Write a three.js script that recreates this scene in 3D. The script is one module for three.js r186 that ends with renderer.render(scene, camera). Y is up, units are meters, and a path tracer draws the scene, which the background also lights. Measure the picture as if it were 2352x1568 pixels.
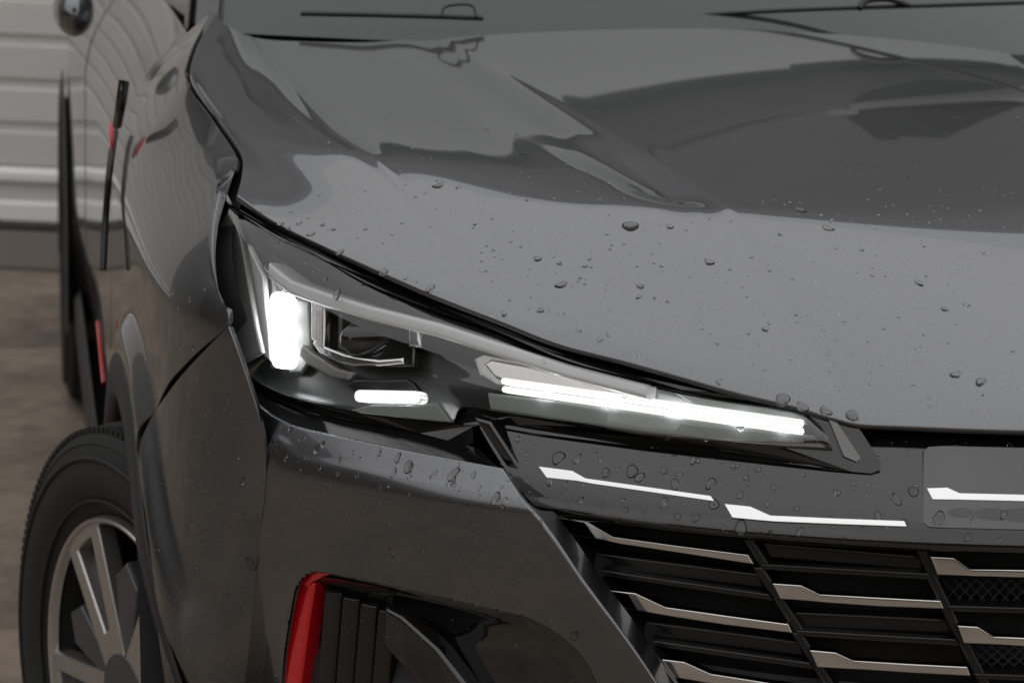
import * as THREE from 'three';
import { mergeGeometries, mergeVertices } from 'three/addons/utils/BufferGeometryUtils.js';
import { RoundedBoxGeometry } from 'three/addons/geometries/RoundedBoxGeometry.js';
import { RectAreaLightUniformsLib } from 'three/addons/lights/RectAreaLightUniformsLib.js';

// ---------------------------------------------------------------- camera
const scene = new THREE.Scene();
const D2R = Math.PI / 180, V = (x, y, z) => new THREE.Vector3(x, y, z);
const FOC = 4826.7, IW = 2352, IH = 1568;                       // focal length and picture size the survey was taken in
const EYE = V(-1.078, 1.512, 1.688), YAW = 13.6 * D2R, PITCH = 14.43 * D2R, ROLL = 2.9 * D2R;
const FW = V(Math.sin(YAW) * Math.cos(PITCH), -Math.sin(PITCH), -Math.cos(YAW) * Math.cos(PITCH));
const r0 = V(Math.cos(YAW), 0, Math.sin(YAW)), u0 = r0.clone().cross(FW);
const RT = r0.clone().multiplyScalar(Math.cos(ROLL)).addScaledVector(u0, Math.sin(ROLL));
const UP = u0.clone().multiplyScalar(Math.cos(ROLL)).addScaledVector(r0, -Math.sin(ROLL));
const camera = new THREE.PerspectiveCamera(2 * Math.atan(IH / 2 / FOC) / D2R, IW / IH, 0.05, 400);
camera.position.copy(EYE);
camera.quaternion.setFromRotationMatrix(new THREE.Matrix4().makeBasis(RT, UP, FW.clone().negate()));
camera.focus = 2.1; camera.userData.fStop = 8;

// ---------------------------------------------------------------- sky, sun, exposure
function rng(seed) { let a = seed >>> 0; return () => { a = (a + 0x6D2B79F5) >>> 0; let t = a; t = Math.imul(t ^ (t >>> 15), t | 1); t ^= t + Math.imul(t ^ (t >>> 7), t | 61); return ((t ^ (t >>> 14)) >>> 0) / 4294967296; }; }
function hash3(x, y, z) { let h = Math.imul(x, 374761393) ^ Math.imul(y, 668265263) ^ Math.imul(z, 2147483647 ^ 0x5bd1e995); h = Math.imul(h ^ (h >>> 13), 1274126177); return ((h ^ (h >>> 16)) >>> 0) / 4294967296; }
function noise3(x, y, z) {
  const xi = Math.floor(x), yi = Math.floor(y), zi = Math.floor(z), f = (t) => t * t * (3 - 2 * t), u = f(x - xi), v = f(y - yi), w = f(z - zi), L = (a, b, t) => a + (b - a) * t;
  const c = (i, j, k) => hash3(xi + i, yi + j, zi + k);
  return L(L(L(c(0, 0, 0), c(1, 0, 0), u), L(c(0, 1, 0), c(1, 1, 0), u), v), L(L(c(0, 0, 1), c(1, 0, 1), u), L(c(0, 1, 1), c(1, 1, 1), u), v), w);
}
const fbm = (x, y, z, o = 5) => { let s = 0, a = 0.5, n = 0; for (let i = 0; i < o; i++) { s += a * noise3(x, y, z); n += a; a *= 0.5; x = x * 2.03 + 7.1; y = y * 2.03 + 3.7; z = z * 2.03 + 1.9; } return s / n; };
{
  const w = 512, h = 256, d = new Float32Array(w * h * 4);
  for (let j = 0; j < h; j++) for (let i = 0; i < w; i++) {
    const el = ((j + 0.5) / h - 0.5) * Math.PI, az = ((i + 0.5) / w) * 2 * Math.PI, k = (j * w + i) * 4;
    const X = Math.cos(el) * Math.cos(az), Y = Math.sin(el), Z = Math.cos(el) * Math.sin(az);
    const n = fbm(X * 2.2 + 4, Y * 4 + 9, Z * 2.2 + 2) - 0.5;
    const L = (0.47 + 0.53 * Math.max(0, Y)) * (1 + 0.22 * n) * 1.0;
    d[k] = L * 0.985; d[k + 1] = L; d[k + 2] = L * 1.02; d[k + 3] = 1;
  }
  const t = new THREE.DataTexture(d, w, h, THREE.RGBAFormat, THREE.FloatType);
  t.mapping = THREE.EquirectangularReflectionMapping; t.magFilter = THREE.LinearFilter; t.minFilter = THREE.LinearFilter; t.needsUpdate = true;
  scene.background = t; scene.environment = t;
}
const sun = new THREE.DirectionalLight(0xfff6ea, 0.5);
sun.position.set(-1, 10, 3); sun.castShadow = true; sun.shadow.radius = 300;
sun.shadow.mapSize.set(2048, 2048);
Object.assign(sun.shadow.camera, { left: -6, right: 6, top: 6, bottom: -6, near: 0.5, far: 30 });
scene.add(sun, sun.target); sun.target.position.set(0, 0.5, -2);
const renderer = new THREE.WebGLRenderer({ antialias: true });
renderer.toneMapping = THREE.LinearToneMapping; renderer.toneMappingExposure = 1.02;
renderer.shadowMap.enabled = true;
RectAreaLightUniformsLib.init();

// ---------------------------------------------------------------- surveying helpers
const rayOf = (px, py) => FW.clone().addScaledVector(RT, (px - IW / 2) / FOC).addScaledVector(UP, -(py - IH / 2) / FOC);
const at = (px, py, axis, val) => { const r = rayOf(px, py); return EYE.clone().addScaledVector(r, (val - EYE[axis]) / r[axis]); };
const pix = (p) => { const d = p.clone().sub(EYE), z = d.dot(FW); return [IW / 2 + FOC * d.dot(RT) / z, IH / 2 - FOC * d.dot(UP) / z]; };
function spline(xs, ys) {                                       // natural cubic spline
  const n = xs.length, a = ys.slice(), h = [], al = [0], l = [1], mu = [0], z = [0], c = Array(n).fill(0), b = [], d = [];
  for (let i = 0; i < n - 1; i++) h.push(xs[i + 1] - xs[i]);
  for (let i = 1; i < n - 1; i++) al.push(3 / h[i] * (a[i + 1] - a[i]) - 3 / h[i - 1] * (a[i] - a[i - 1]));
  for (let i = 1; i < n - 1; i++) { l.push(2 * (xs[i + 1] - xs[i - 1]) - h[i - 1] * mu[i - 1]); mu.push(h[i] / l[i]); z.push((al[i] - h[i - 1] * z[i - 1]) / l[i]); }
  for (let j = n - 2; j >= 0; j--) { c[j] = (j ? z[j] : 0) - (j ? mu[j] : 0) * c[j + 1]; b[j] = (a[j + 1] - a[j]) / h[j] - h[j] * (c[j + 1] + 2 * c[j]) / 3; d[j] = (c[j + 1] - c[j]) / (3 * h[j]); }
  return (x) => { let i = 0; if (x <= xs[0]) return a[0] + b[0] * (x - xs[0]); if (x >= xs[n - 1]) { const k = n - 2, e = h[k]; return a[n - 1] + (b[k] + 2 * c[k] * e + 3 * d[k] * e * e) * (x - xs[n - 1]); } while (i < n - 2 && x > xs[i + 1]) i++; const t = x - xs[i]; return a[i] + b[i] * t + c[i] * t * t + d[i] * t * t * t; };
}
function pchip(xs, ys) {                                        // monotone, no overshoot
  const n = xs.length, h = [], dl = [], m = Array(n).fill(0);
  for (let i = 0; i < n - 1; i++) { h.push(xs[i + 1] - xs[i]); dl.push((ys[i + 1] - ys[i]) / h[i]); }
  m[0] = dl[0]; m[n - 1] = dl[n - 2];
  for (let i = 1; i < n - 1; i++) m[i] = dl[i - 1] * dl[i] <= 0 ? 0 : (() => { const w1 = 2 * h[i] + h[i - 1], w2 = h[i] + 2 * h[i - 1]; return (w1 + w2) / (w1 / dl[i - 1] + w2 / dl[i]); })();
  return (x) => { if (x <= xs[0]) return ys[0] + m[0] * (x - xs[0]); if (x >= xs[n - 1]) return ys[n - 1] + m[n - 1] * (x - xs[n - 1]); let i = 0; while (x > xs[i + 1]) i++; const t = (x - xs[i]) / h[i], t2 = t * t, t3 = t2 * t; return (2 * t3 - 3 * t2 + 1) * ys[i] + (t3 - 2 * t2 + t) * h[i] * m[i] + (-2 * t3 + 3 * t2) * ys[i + 1] + (t3 - t2) * h[i] * m[i + 1]; };
}
const lerp = THREE.MathUtils.lerp, clamp = THREE.MathUtils.clamp, smooth = (a, b, x) => { const t = clamp((x - a) / (b - a), 0, 1); return t * t * (3 - 2 * t); };
// plan of the car's nose: how far each point across the car lies behind the foremost point
const Zp = (() => { const s = spline([0, 0.2, 0.36, 0.5, 0.62, 0.72, 0.8, 0.86, 0.9, 0.93, 0.95], [0, -0.03, -0.08, -0.16, -0.26, -0.37, -0.49, -0.62, -0.76, -0.95, -1.2]); return (x) => s(Math.abs(x)); })();
const GL = (o = 0) => (x, y) => Zp(x) - 0.45 * (y - 0.9) + o;    // lamp face
const GB = (o = 0) => (x) => Zp(x) + o;                          // bumper
const GP = (o = 0) => (x, y) => Zp(x) + 0.02 - 0.8 * (y - 0.87) + o;   // gloss panel above the grille
const GG = (o = 0) => (x, y) => Zp(x) + 0.012 - 0.12 * (y - 0.83) + o; // grille
// body side: how far out the skin lies at a given length and height, with the lip of the wheel arches
const wS = spline([0.40, 0.46, 0.5, 0.55, 0.6, 0.7, 0.8, 0.95, 1.2, 1.5, 2.5, 3.55, 4.4], [0.73, 0.830, 0.867, 0.893, 0.908, 0.923, 0.931, 0.937, 0.941, 0.942, 0.946, 0.962, 0.90]);
const wLow = spline([0.36, 0.40, 0.44, 0.47, 0.5, 0.55, 0.62, 0.75, 0.95, 1.2, 1.5, 2.5, 3.55, 4.4], [0.62, 0.72, 0.812, 0.862, 0.893, 0.917, 0.930, 0.937, 0.940, 0.942, 0.943, 0.946, 0.962, 0.90]);
const aS = pchip([0.4, 0.65, 0.75, 0.95, 1.15, 1.3, 1.45, 2, 4.4], [4.2, 4.2, 4.0, 3.0, 2.15, 2.1, 2.2, 2.2, 2.2]);
const archR = (y, z) => Math.hypot(y - 0.36, z + 0.9);
const side = (y, z) => { const h = Math.max(0, y - 0.93), r = archR(y, z), f = clamp((0.505 - r) / 0.045, 0, 1); return -(lerp(wS(-z), wLow(-z), smooth(0.92, 0.66, y)) - aS(-z) * h * h + 0.017 * f * f * (3 - 2 * f) * smooth(0.42, 0.5, -z)); };
function onSide(px, py, o = 0) {
  const r = rayOf(px, py); let a = 1.2, b = null; const p = V(), f = (t) => { p.copy(EYE).addScaledVector(r, t); return p.x - side(p.y, p.z) + o; };
  for (let t = 1.2; t < 6; t += 0.005) if (f(t) > 0) { b = t; break; } else a = t;
  if (b === null) throw new Error('no side hit ' + px + ',' + py);
  for (let i = 0; i < 30; i++) { const m = (a + b) / 2; if (f(m) > 0) b = m; else a = m; }
  f((a + b) / 2); return p.clone();
}
function on(px, py, g) {                                        // where the line of sight meets a guide surface
  const r = rayOf(px, py); let a = 1.0, b = null, p = V();
  const f = (t) => { p.copy(EYE).addScaledVector(r, t); return p.z - g(p.x, p.y); };
  for (let t = 1.0; t < 3.4; t += 0.01) if (f(t) < 0) { b = t; break; } else a = t;
  if (b === null) throw new Error('no hit ' + px + ',' + py);
  for (let i = 0; i < 30; i++) { const m = (a + b) / 2; if (f(m) < 0) b = m; else a = m; }
  f((a + b) / 2); return p.clone();
}
const poly = (pts, n) => { const c = new THREE.CatmullRomCurve3(pts, false, 'centripetal'); return c.getSpacedPoints(n); };
const line = (pts, n) => { const c = new THREE.CurvePath(); for (let i = 0; i + 1 < pts.length; i++) c.add(new THREE.LineCurve3(pts[i], pts[i + 1])); return c.getSpacedPoints(n); };
// y of a picture polyline at x
const yOf = (pts, sm) => (sm ? pchip : (xs, ys) => (x) => { let i = 0; while (i < xs.length - 2 && x > xs[i + 1]) i++; return lerp(ys[i], ys[i + 1], (x - xs[i]) / (xs[i + 1] - xs[i])); })(pts.map((p) => p[0]), pts.map((p) => p[1]));

// ---------------------------------------------------------------- mesh helpers
const grids = [];                                               // surfaces that water can sit on
function gridNormals(g) {
  const n = g.length, m = g[0].length, N = [];
  for (let i = 0; i < n; i++) { N.push([]); for (let j = 0; j < m; j++) {
    const a = g[Math.min(i + 1, n - 1)][j].clone().sub(g[Math.max(i - 1, 0)][j]), b = g[i][Math.min(j + 1, m - 1)].clone().sub(g[i][Math.max(j - 1, 0)]);
    const c = a.cross(b); N[i].push(c.lengthSq() > 1e-20 ? c.normalize() : (j ? N[i][j - 1].clone() : i ? N[i - 1][j].clone() : V(0, 1, 0)));
  } }
  return N;
}
// a sheet of points [i][j] as a panel: its edges roll inward with radius r and go in by depth
function sheet(g, { r = 0, depth = 0, out = null, edges = 'NSWE', wet = null } = {}) {
  let N = gridNormals(g);
  const ci = g.length >> 1, cj = g[0].length >> 1, ref = out ? out : EYE.clone().sub(g[ci][cj]);
  if (N[ci][cj].dot(ref) < 0) { g = g.slice().reverse(); N = gridNormals(g); edges = edges.replace('W', '#').replace('E', 'W').replace('#', 'E'); }
  if (wet) grids.push({ g, N, wet });
  const n = g.length, m = g[0].length, prof = [];
  if (depth) { const K = r ? 4 : 0; for (let k = 1; k <= K; k++) { const a = k / K * Math.PI / 2; prof.push([r * Math.sin(a), r * (1 - Math.cos(a))]); } prof.push([r, depth]); }
  const E = prof.length, W = edges.includes('W') ? E : 0, Ea = edges.includes('E') ? E : 0, S = edges.includes('S') ? E : 0, Nn = edges.includes('N') ? E : 0;
  const rows = n + W + Ea, cols = m + S + Nn, pos = new Float32Array(rows * cols * 3), uv = new Float32Array(rows * cols * 2);
  const P = V(), T = V(), gu = [0], gw = [0];
  for (let i = 1; i < n; i++) gu.push(gu[i - 1] + g[i][cj].distanceTo(g[i - 1][cj])); for (let j = 1; j < m; j++) gw.push(gw[j - 1] + g[ci][j].distanceTo(g[ci][j - 1]));
  for (let i = 0; i < rows; i++) for (let j = 0; j < cols; j++) {
    const gi = clamp(i - W, 0, n - 1), gj = clamp(j - S, 0, m - 1), ei = i < W ? W - i : i > W + n - 1 ? i - (W + n - 1) : 0, ej = j < S ? S - j : j > S + m - 1 ? j - (S + m - 1) : 0;
    P.copy(g[gi][gj]); const nn = N[gi][gj];
    let dn = 0;
    if (ei) { T.copy(P).sub(g[clamp(gi + (i < W ? 1 : -1), 0, n - 1)][gj]); T.addScaledVector(nn, -T.dot(nn)); if (T.lengthSq() > 1e-18) P.addScaledVector(T.normalize(), prof[ei - 1][0]); dn = Math.max(dn, prof[ei - 1][1]); }
    if (ej) { T.copy(g[gi][gj]).sub(g[gi][clamp(gj + (j < S ? 1 : -1), 0, m - 1)]); T.addScaledVector(nn, -T.dot(nn)); if (T.lengthSq() > 1e-18) P.addScaledVector(T.normalize(), prof[ej - 1][0]); dn = Math.max(dn, prof[ej - 1][1]); }
    P.addScaledVector(nn, -dn);
    const k = i * cols + j; pos[k * 3] = P.x; pos[k * 3 + 1] = P.y; pos[k * 3 + 2] = P.z; uv[k * 2] = gu[gi] + (i < W ? -1 : 1) * ei * 0.002; uv[k * 2 + 1] = gw[gj] + (j < S ? -1 : 1) * ej * 0.002;
  }
  const idx = [];
  for (let i = 0; i + 1 < rows; i++) for (let j = 0; j + 1 < cols; j++) { const a = i * cols + j, b = a + cols; idx.push(a, b, b + 1, a, b + 1, a + 1); }
  const geo = new THREE.BufferGeometry();
  geo.setAttribute('position', new THREE.BufferAttribute(pos, 3)); geo.setAttribute('uv', new THREE.BufferAttribute(uv, 2)); geo.setIndex(idx); geo.computeVertexNormals();
  return geo;
}
function across(rails, nu, crease = []) {                       // loft over rails of equal length; smooth except at the rails listed in crease
  const K = rails.length, m = rails[0].length, g = [];
  const per = Math.max(1, Math.round(nu / (K - 1)));
  for (let k = 0; k + 1 < K; k++) for (let s = 0; s < per + (k === K - 2 ? 1 : 0); s++) {
    const t = s / per, row = [];
    for (let j = 0; j < m; j++) {
      const p1 = rails[k][j], p2 = rails[k + 1][j], p0 = k > 0 && !crease.includes(k) ? rails[k - 1][j] : null, p3 = k + 2 < K && !crease.includes(k + 1) ? rails[k + 2][j] : null;
      const d = p2.clone().sub(p1), L = d.length() || 1e-6;
      const tan = (a, b, c) => { const l1 = b.distanceTo(a) || 1e-6, l2 = c.distanceTo(b) || 1e-6; return b.clone().sub(a).multiplyScalar(l2 / l1).add(c.clone().sub(b).multiplyScalar(l1 / l2)).multiplyScalar(1 / (l1 + l2)); };
      let m1 = p0 ? tan(p0, p1, p2).multiplyScalar(L) : null, m2 = p3 ? tan(p1, p2, p3).multiplyScalar(L) : null;
      if (!m1 && !m2) { m1 = d; m2 = d; } else if (!m1) m1 = d.clone().multiplyScalar(1.5).addScaledVector(m2, -0.5); else if (!m2) m2 = d.clone().multiplyScalar(1.5).addScaledVector(m1, -0.5);
      const t2 = t * t, t3 = t2 * t;
      row.push(p1.clone().multiplyScalar(2 * t3 - 3 * t2 + 1).addScaledVector(m1, t3 - 2 * t2 + t).addScaledVector(p2, -2 * t3 + 3 * t2).addScaledVector(m2, t3 - t2));
    }
    g.push(row);
  }
  return g;
}
// a solid strip between two picture polylines laid on a guide surface, thick behind it
function strip(up, lo, guide, n, thick, m = 2, bevel = 0) {
  const U = (pts, k) => { let L = [0]; for (let i = 1; i < pts.length; i++) L.push(L[i - 1] + Math.hypot(pts[i][0] - pts[i - 1][0], pts[i][1] - pts[i - 1][1])); const out = []; for (let i = 0; i <= k; i++) { const s = L[L.length - 1] * i / k; let q = 0; while (q < L.length - 2 && s > L[q + 1]) q++; const t = (s - L[q]) / (L[q + 1] - L[q]); out.push([lerp(pts[q][0], pts[q + 1][0], t), lerp(pts[q][1], pts[q + 1][1], t)]); } return out; };
  const sub = (pts) => { const k = Math.max(1, Math.round(n / (pts.length - 1))), o = [pts[0]]; for (let i = 1; i < pts.length; i++) for (let s = 1; s <= k; s++) o.push([lerp(pts[i - 1][0], pts[i][0], s / k), lerp(pts[i - 1][1], pts[i][1], s / k)]); return o; };
  const pair = up.length === lo.length, a = pair ? (n ? sub(up) : up) : U(up, n), b = pair ? (n ? sub(lo) : lo) : U(lo, n), g = [];
  for (let i = 0; i < a.length; i++) { const row = []; for (let j = 0; j <= m; j++) row.push(on(lerp(a[i][0], b[i][0], j / m), lerp(a[i][1], b[i][1], j / m), guide)); g.push(row); }
  return sheet(g, { r: bevel, depth: thick });
}
// a plate with holes cut from picture outlines laid on a guide surface
function plate(outline, holes, guide, thick) {
  const dense = (pts) => { const o = []; for (let i = 0; i < pts.length; i++) { const a = pts[i], b = pts[(i + 1) % pts.length], k = Math.max(1, Math.round(Math.hypot(b[0] - a[0], b[1] - a[1]) / 24)); for (let s = 0; s < k; s++) o.push([lerp(a[0], b[0], s / k), lerp(a[1], b[1], s / k)]); } return o; };
  const O = dense(outline).map((p) => new THREE.Vector2(...p)), H = holes.map((h) => dense(h).map((p) => new THREE.Vector2(...p)));
  if (THREE.ShapeUtils.isClockWise(O)) O.reverse(); H.forEach((h) => { if (!THREE.ShapeUtils.isClockWise(h)) h.reverse(); });
  const tri = THREE.ShapeUtils.triangulateShape(O, H), all = O.concat(...H), P = all.map((p) => on(p.x, p.y, guide));
  const pos = [], add = (a, b, c) => pos.push(a.x, a.y, a.z, b.x, b.y, b.z, c.x, c.y, c.z), back = (p) => p.clone().add(V(0, 0, -thick));
  for (const [a, b, c] of tri) { add(P[a], P[b], P[c]); if (thick) add(back(P[c]), back(P[b]), back(P[a])); }
  if (thick) { let s = 0; for (const L of [O, ...H]) { for (let i = 0; i < L.length; i++) { const a = P[s + i], b = P[s + (i + 1) % L.length]; add(a, back(a), back(b)); add(a, back(b), b); } s += L.length; } }
  const geo = new THREE.BufferGeometry(); geo.setAttribute('position', new THREE.Float32BufferAttribute(pos, 3));
  const g2 = mergeVertices(geo, 1e-6); g2.computeVertexNormals();
  const fl = g2.toNonIndexed(); fl.computeVertexNormals();
  fl.setAttribute('uv', new THREE.Float32BufferAttribute(new Float32Array(fl.attributes.position.count * 2), 2));
  return fl;
}
function tube(pts, rad, n = 40, rs = 8, closed = false) { return new THREE.TubeGeometry(new THREE.CatmullRomCurve3(pts, closed, 'centripetal'), n, rad, rs, closed); }
const taken = {};
const numbered = (n) => { const k = taken[n] = (taken[n] ?? -1) + 1; return k ? n + '_' + String(k).padStart(3, '0') : n; };
function part(name, geo, mat, parent, label) { const o = new THREE.Mesh(geo, mat); o.name = name; o.castShadow = o.receiveShadow = true; parent.add(o); if (label) o.userData.label = label; return o; }
function thing(name, label, category, group) { const o = new THREE.Group(); o.name = numbered(name); o.userData = { label, category }; if (group) o.userData.group = group; scene.add(o); return o; }
function struct(name, geo, mat) { const o = new THREE.Mesh(geo, mat); o.name = name; o.userData.kind = 'structure'; o.receiveShadow = o.castShadow = true; scene.add(o); return o; }
const box = (w, h, d, x, y, z) => { const g = new THREE.BoxGeometry(w, h, d); g.translate(x, y, z); return g; };

// ---------------------------------------------------------------- materials
function tex(w, h, f, srgb = true, rep) { const d = new Uint8Array(w * h * 4); for (let j = 0; j < h; j++) for (let i = 0; i < w; i++) { const c = f(i / w, j / h, i, j), k = (j * w + i) * 4; for (let q = 0; q < 3; q++) d[k + q] = clamp(Math.round((Array.isArray(c) ? c[q] : c) * 255), 0, 255); d[k + 3] = 255; } const t = new THREE.DataTexture(d, w, h); t.wrapS = t.wrapT = THREE.RepeatWrapping; t.magFilter = THREE.LinearFilter; t.minFilter = THREE.LinearMipmapLinearFilter; t.generateMipmaps = true; if (srgb) t.colorSpace = THREE.SRGBColorSpace; if (rep) t.repeat.set(rep, rep); t.needsUpdate = true; return t; }
const lin = (r, g, b) => new THREE.Color().setRGB(r, g ?? r, b ?? r);
const std = (c, o = {}) => new THREE.MeshStandardMaterial({ color: c, roughness: 0.6, ...o });
const phy = (c, o = {}) => new THREE.MeshPhysicalMaterial({ color: c, ...o });
const rF = rng(5);
const flakeTex = tex(512, 512, () => 0.80 + 0.20 * rF(), true, 4);
const M = {
  paint: phy(lin(0.182, 0.184, 0.192), { metalness: 1, roughness: 0.33, clearcoat: 1, clearcoatRoughness: 0.015, map: flakeTex }),
  gloss: phy(lin(0.006), { roughness: 0.05, ior: 1.75 }),
  glossRough: phy(lin(0.008), { roughness: 0.22 }),
  black: std(lin(0.006), { roughness: 0.9 }),
  trim: std(lin(0.022, 0.022, 0.024), { roughness: 0.55 }),
  seal: std(lin(0.006), { roughness: 0.35 }),
  chrome: std(lin(0.62, 0.6, 0.58), { metalness: 1, roughness: 0.09 }),
  bright: std(lin(0.82, 0.82, 0.82), { metalness: 1, roughness: 0.06 }),
  lens: phy(lin(1), { transmission: 1, thickness: 0, roughness: 0, ior: 1.75 }),
  red: phy(lin(0.72, 0.006, 0.014), { roughness: 0.25, clearcoat: 1, clearcoatRoughness: 0.05, metalness: 0.4 }),
  glass: phy(lin(0.03, 0.034, 0.034), { roughness: 0.02, ior: 1.58 }),
  rubber: std(lin(0.014), { roughness: 0.75 }),
  alloy: std(lin(0.52, 0.5, 0.48), { metalness: 0.9, roughness: 0.3 }),
  alloyDark: std(lin(0.09, 0.092, 0.1), { metalness: 0.6, roughness: 0.35 }),
  lamp: null, lampWhite: new THREE.MeshStandardMaterial({ color: lin(0.8), emissive: lin(1, 1, 0.99), emissiveIntensity: 4.5, roughness: 0.5 }),
  paleGlow: std(lin(0.66, 0.66, 0.65), { metalness: 0.3, roughness: 0.4 }),  // near-white stands for lamp glow on the reflector
  housing: phy(lin(0.022, 0.023, 0.0225), { roughness: 0.3 }),
  bezel: phy(lin(0.19, 0.187, 0.18), { roughness: 0.3, metalness: 0.2 }),
};
{ // pressed optics of the light guides: a fine grid of bright beads
  const t = tex(32, 32, (u, v) => { const d = Math.hypot(u - 0.5, v - 0.5); return d < 0.34 ? 1 : d < 0.46 ? 0.6 : 0.25; }, false); t.repeat.set(400, 400);
  M.lamp = new THREE.MeshStandardMaterial({ color: lin(0.8), emissive: lin(1, 1, 0.98), emissiveIntensity: 1.35, emissiveMap: t, roughness: 0.4 });
}
M.tray = std(lin(0.17, 0.18, 0.17), { roughness: 0.45 }); M.guide = std(lin(0.6, 0.6, 0.6), { roughness: 0.35, metalness: 0.9 }); M.brow = phy(lin(0.45, 0.45, 0.455), { roughness: 0.3, metalness: 0.2 });
// ---------------------------------------------------------------- ground and the garage behind the car
{
  const T = tex(1024, 1024, (u, v) => { const a = fbm(u * 6, v * 6, 1.5, 6), b = fbm(u * 40, v * 40, 7.5, 4), k = 0.72 + 0.5 * (a - 0.5) + 0.3 * (b - 0.5); return [k * 0.67, k * 0.6, k * 0.53]; });
  const Bm = tex(512, 512, (u, v) => fbm(u * 60, v * 60, 3.3, 4), false);
  const g = new THREE.PlaneGeometry(300, 300, 1, 1); g.rotateX(-Math.PI / 2);
  const uv = g.attributes.uv; for (let i = 0; i < uv.count; i++) uv.setXY(i, uv.getX(i) * 150, uv.getY(i) * 150);
  struct('ground', g, new THREE.MeshStandardMaterial({ map: T, color: lin(1.0), bumpMap: Bm, bumpScale: 0.004, roughness: 0.7 }));
}
const WALL = new THREE.Group();
{
  const b = thing('garage_building', 'grey garage with white slatted roller door standing behind the car', 'garage');
  b.position.set(-0.908, 0, -5.63); b.rotation.y = -11.7 * D2R;
  const slatMat = std(lin(0.66, 0.645, 0.62), { roughness: 0.5 }), slat2 = std(lin(0.63, 0.615, 0.59), { roughness: 0.5 }), white = std(lin(0.92, 0.91, 0.89), { roughness: 0.4 });
  const W = 3.2, x0 = -2.75, H = 2.45;
  part('bottom_rail', new RoundedBoxGeometry(W, 0.075, 0.05, 2, 0.012).translate(x0 + W / 2, 0.05, 0.0), white, b, 'white bottom rail of the roller door');
  part('bottom_panel', box(W, 0.06, 0.03, x0 + W / 2, 0.118, -0.005), slatMat, b);
  part('sealing_bead', new RoundedBoxGeometry(W, 0.055, 0.06, 2, 0.02).translate(x0 + W / 2, 0.177, 0.002), white, b, 'white rounded bead above the bottom panel');
  const sg = new RoundedBoxGeometry(W, 0.119, 0.034, 2, 0.008), gg = box(W, 0.034, 0.02, 0, 0, 0);
  for (let k = 0; k < 15; k++) { const y = 0.21 + k * 0.149; const s = part('door_slat', sg, k % 2 ? slatMat : slat2, b); s.position.set(x0 + W / 2, y + 0.06, -0.004); const j = part('slat_joint', gg, slat2, b); j.position.set(x0 + W / 2, y + 0.134, -0.006); }
  const wm = std(lin(0.22, 0.22, 0.22), { roughness: 0.85, bumpMap: tex(256, 256, (u, v) => fbm(u * 50, v * 50, 2, 3), false), bumpScale: 0.003 });
  part('wall', box(14, 4.35 - H, 0.25, x0 + 7, (4.35 + H) / 2, -0.12), wm, b);
  part('wall', box(14 - W, H, 0.25, x0 + W + (14 - W) / 2 + 0.001, H / 2, -0.12), wm, b);
  part('wall', box(6, 4.35, 0.25, x0 - 3.002, 4.35 / 2, -0.12), wm, b);
  part('roof', box(20.4, 0.14, 7, x0 + 4, 4.42, -3.3), std(lin(0.06), { roughness: 0.6 }), b);
  part('threshold', box(W, 0.02, 0.16, x0 + W / 2, 0.0105, 0.05), std(lin(0.02, 0.019, 0.018), { roughness: 0.7 }), b, 'dark wet threshold strip under the door');
  // the paved apron in front of the door: a kerbed slab edge
  part('apron_slab', box(W + 3, 0.012, 0.55, x0 + W / 2, 0.006, 0.42), std(lin(0.135, 0.115, 0.098), { roughness: 0.75 }), b, 'brown damp concrete strip in front of the door');
}
{ // unseen barn and shed, added for the paint and lamp glass to mirror
  const dark = std(lin(0.07, 0.066, 0.062), { roughness: 0.8 });
  const b = thing('unseen_barn', 'dark barn out of view, added for the wing to mirror', 'barn'); b.position.set(-12, 0, -1.5);
  part('wall', box(0.3, 3.4, 17, 0, 1.7, 0), dark, b); part('roof', box(4, 0.2, 17.6, -1.4, 3.5, 0), std(lin(0.03), { roughness: 0.7 }), b);
  const c = thing('unseen_shed', 'long low shed out of view, added for the lamp glass to mirror', 'shed'); c.position.set(-1, 0, 13);
  part('wall', box(26, 4.2, 0.3, 0, 2.1, 0), std(lin(0.07, 0.066, 0.06), { roughness: 0.8 }), c); part('roof', box(27, 0.2, 5, 0, 4.3, 2.2), std(lin(0.05), { roughness: 0.7 }), c);
}

// ================================================================ the car
const car = thing('parked_car', 'dark grey metallic SUV with rain drops and lit headlight', 'car');

// ---------------------------------------------------------------- hood
const slopeRail = (Xf, Yf, Zf, pts, S) => {                     // pts: [z, x] plan of the rail; S: [behind the edge, slope in degrees]
  const xs = pts.map((p) => -p[0]), px = pchip(xs, pts.map((p) => p[1])), sl = pchip(S.map((s) => s[0]), S.map((s) => Math.tan(s[1] * D2R))), len = xs[xs.length - 1] + Zf;
  const T = [0]; const n = 600; for (let i = 1; i <= n; i++) { const s = (i - 0.5) / n * len; T.push(T[i - 1] + sl(s) * len / n); }
  return (v) => { const q = v * n, i = Math.min(n - 1, Math.floor(q)); return V(px(-Zf + v * len), Yf + lerp(T[i], T[i + 1], q - i), Zf - v * len); };
};
const edgePx = [[546, 448], [624, 503], [754, 568], [880, 625], [1007, 680], [1148, 735], [1297, 792], [1429, 825], [1561, 861], [1693, 898], [1824, 929], [1912, 955], [1978, 970], [2067, 974], [2190, 979], [2352, 984]];
const edge3 = edgePx.map((p) => on(p[0], p[1], GL()));
const eX = edge3.map((p) => p.x).concat([0]), eY = edge3.map((p) => p.y).concat([0.964]), eZ = edge3.map((p) => p.z).concat([-0.036]);
const EdY = pchip(eX, eY), EdZ = spline(eX, eZ);
const edgeAt = (x) => V(x, EdY(x), EdZ(x));
let hoodGrid;
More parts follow.
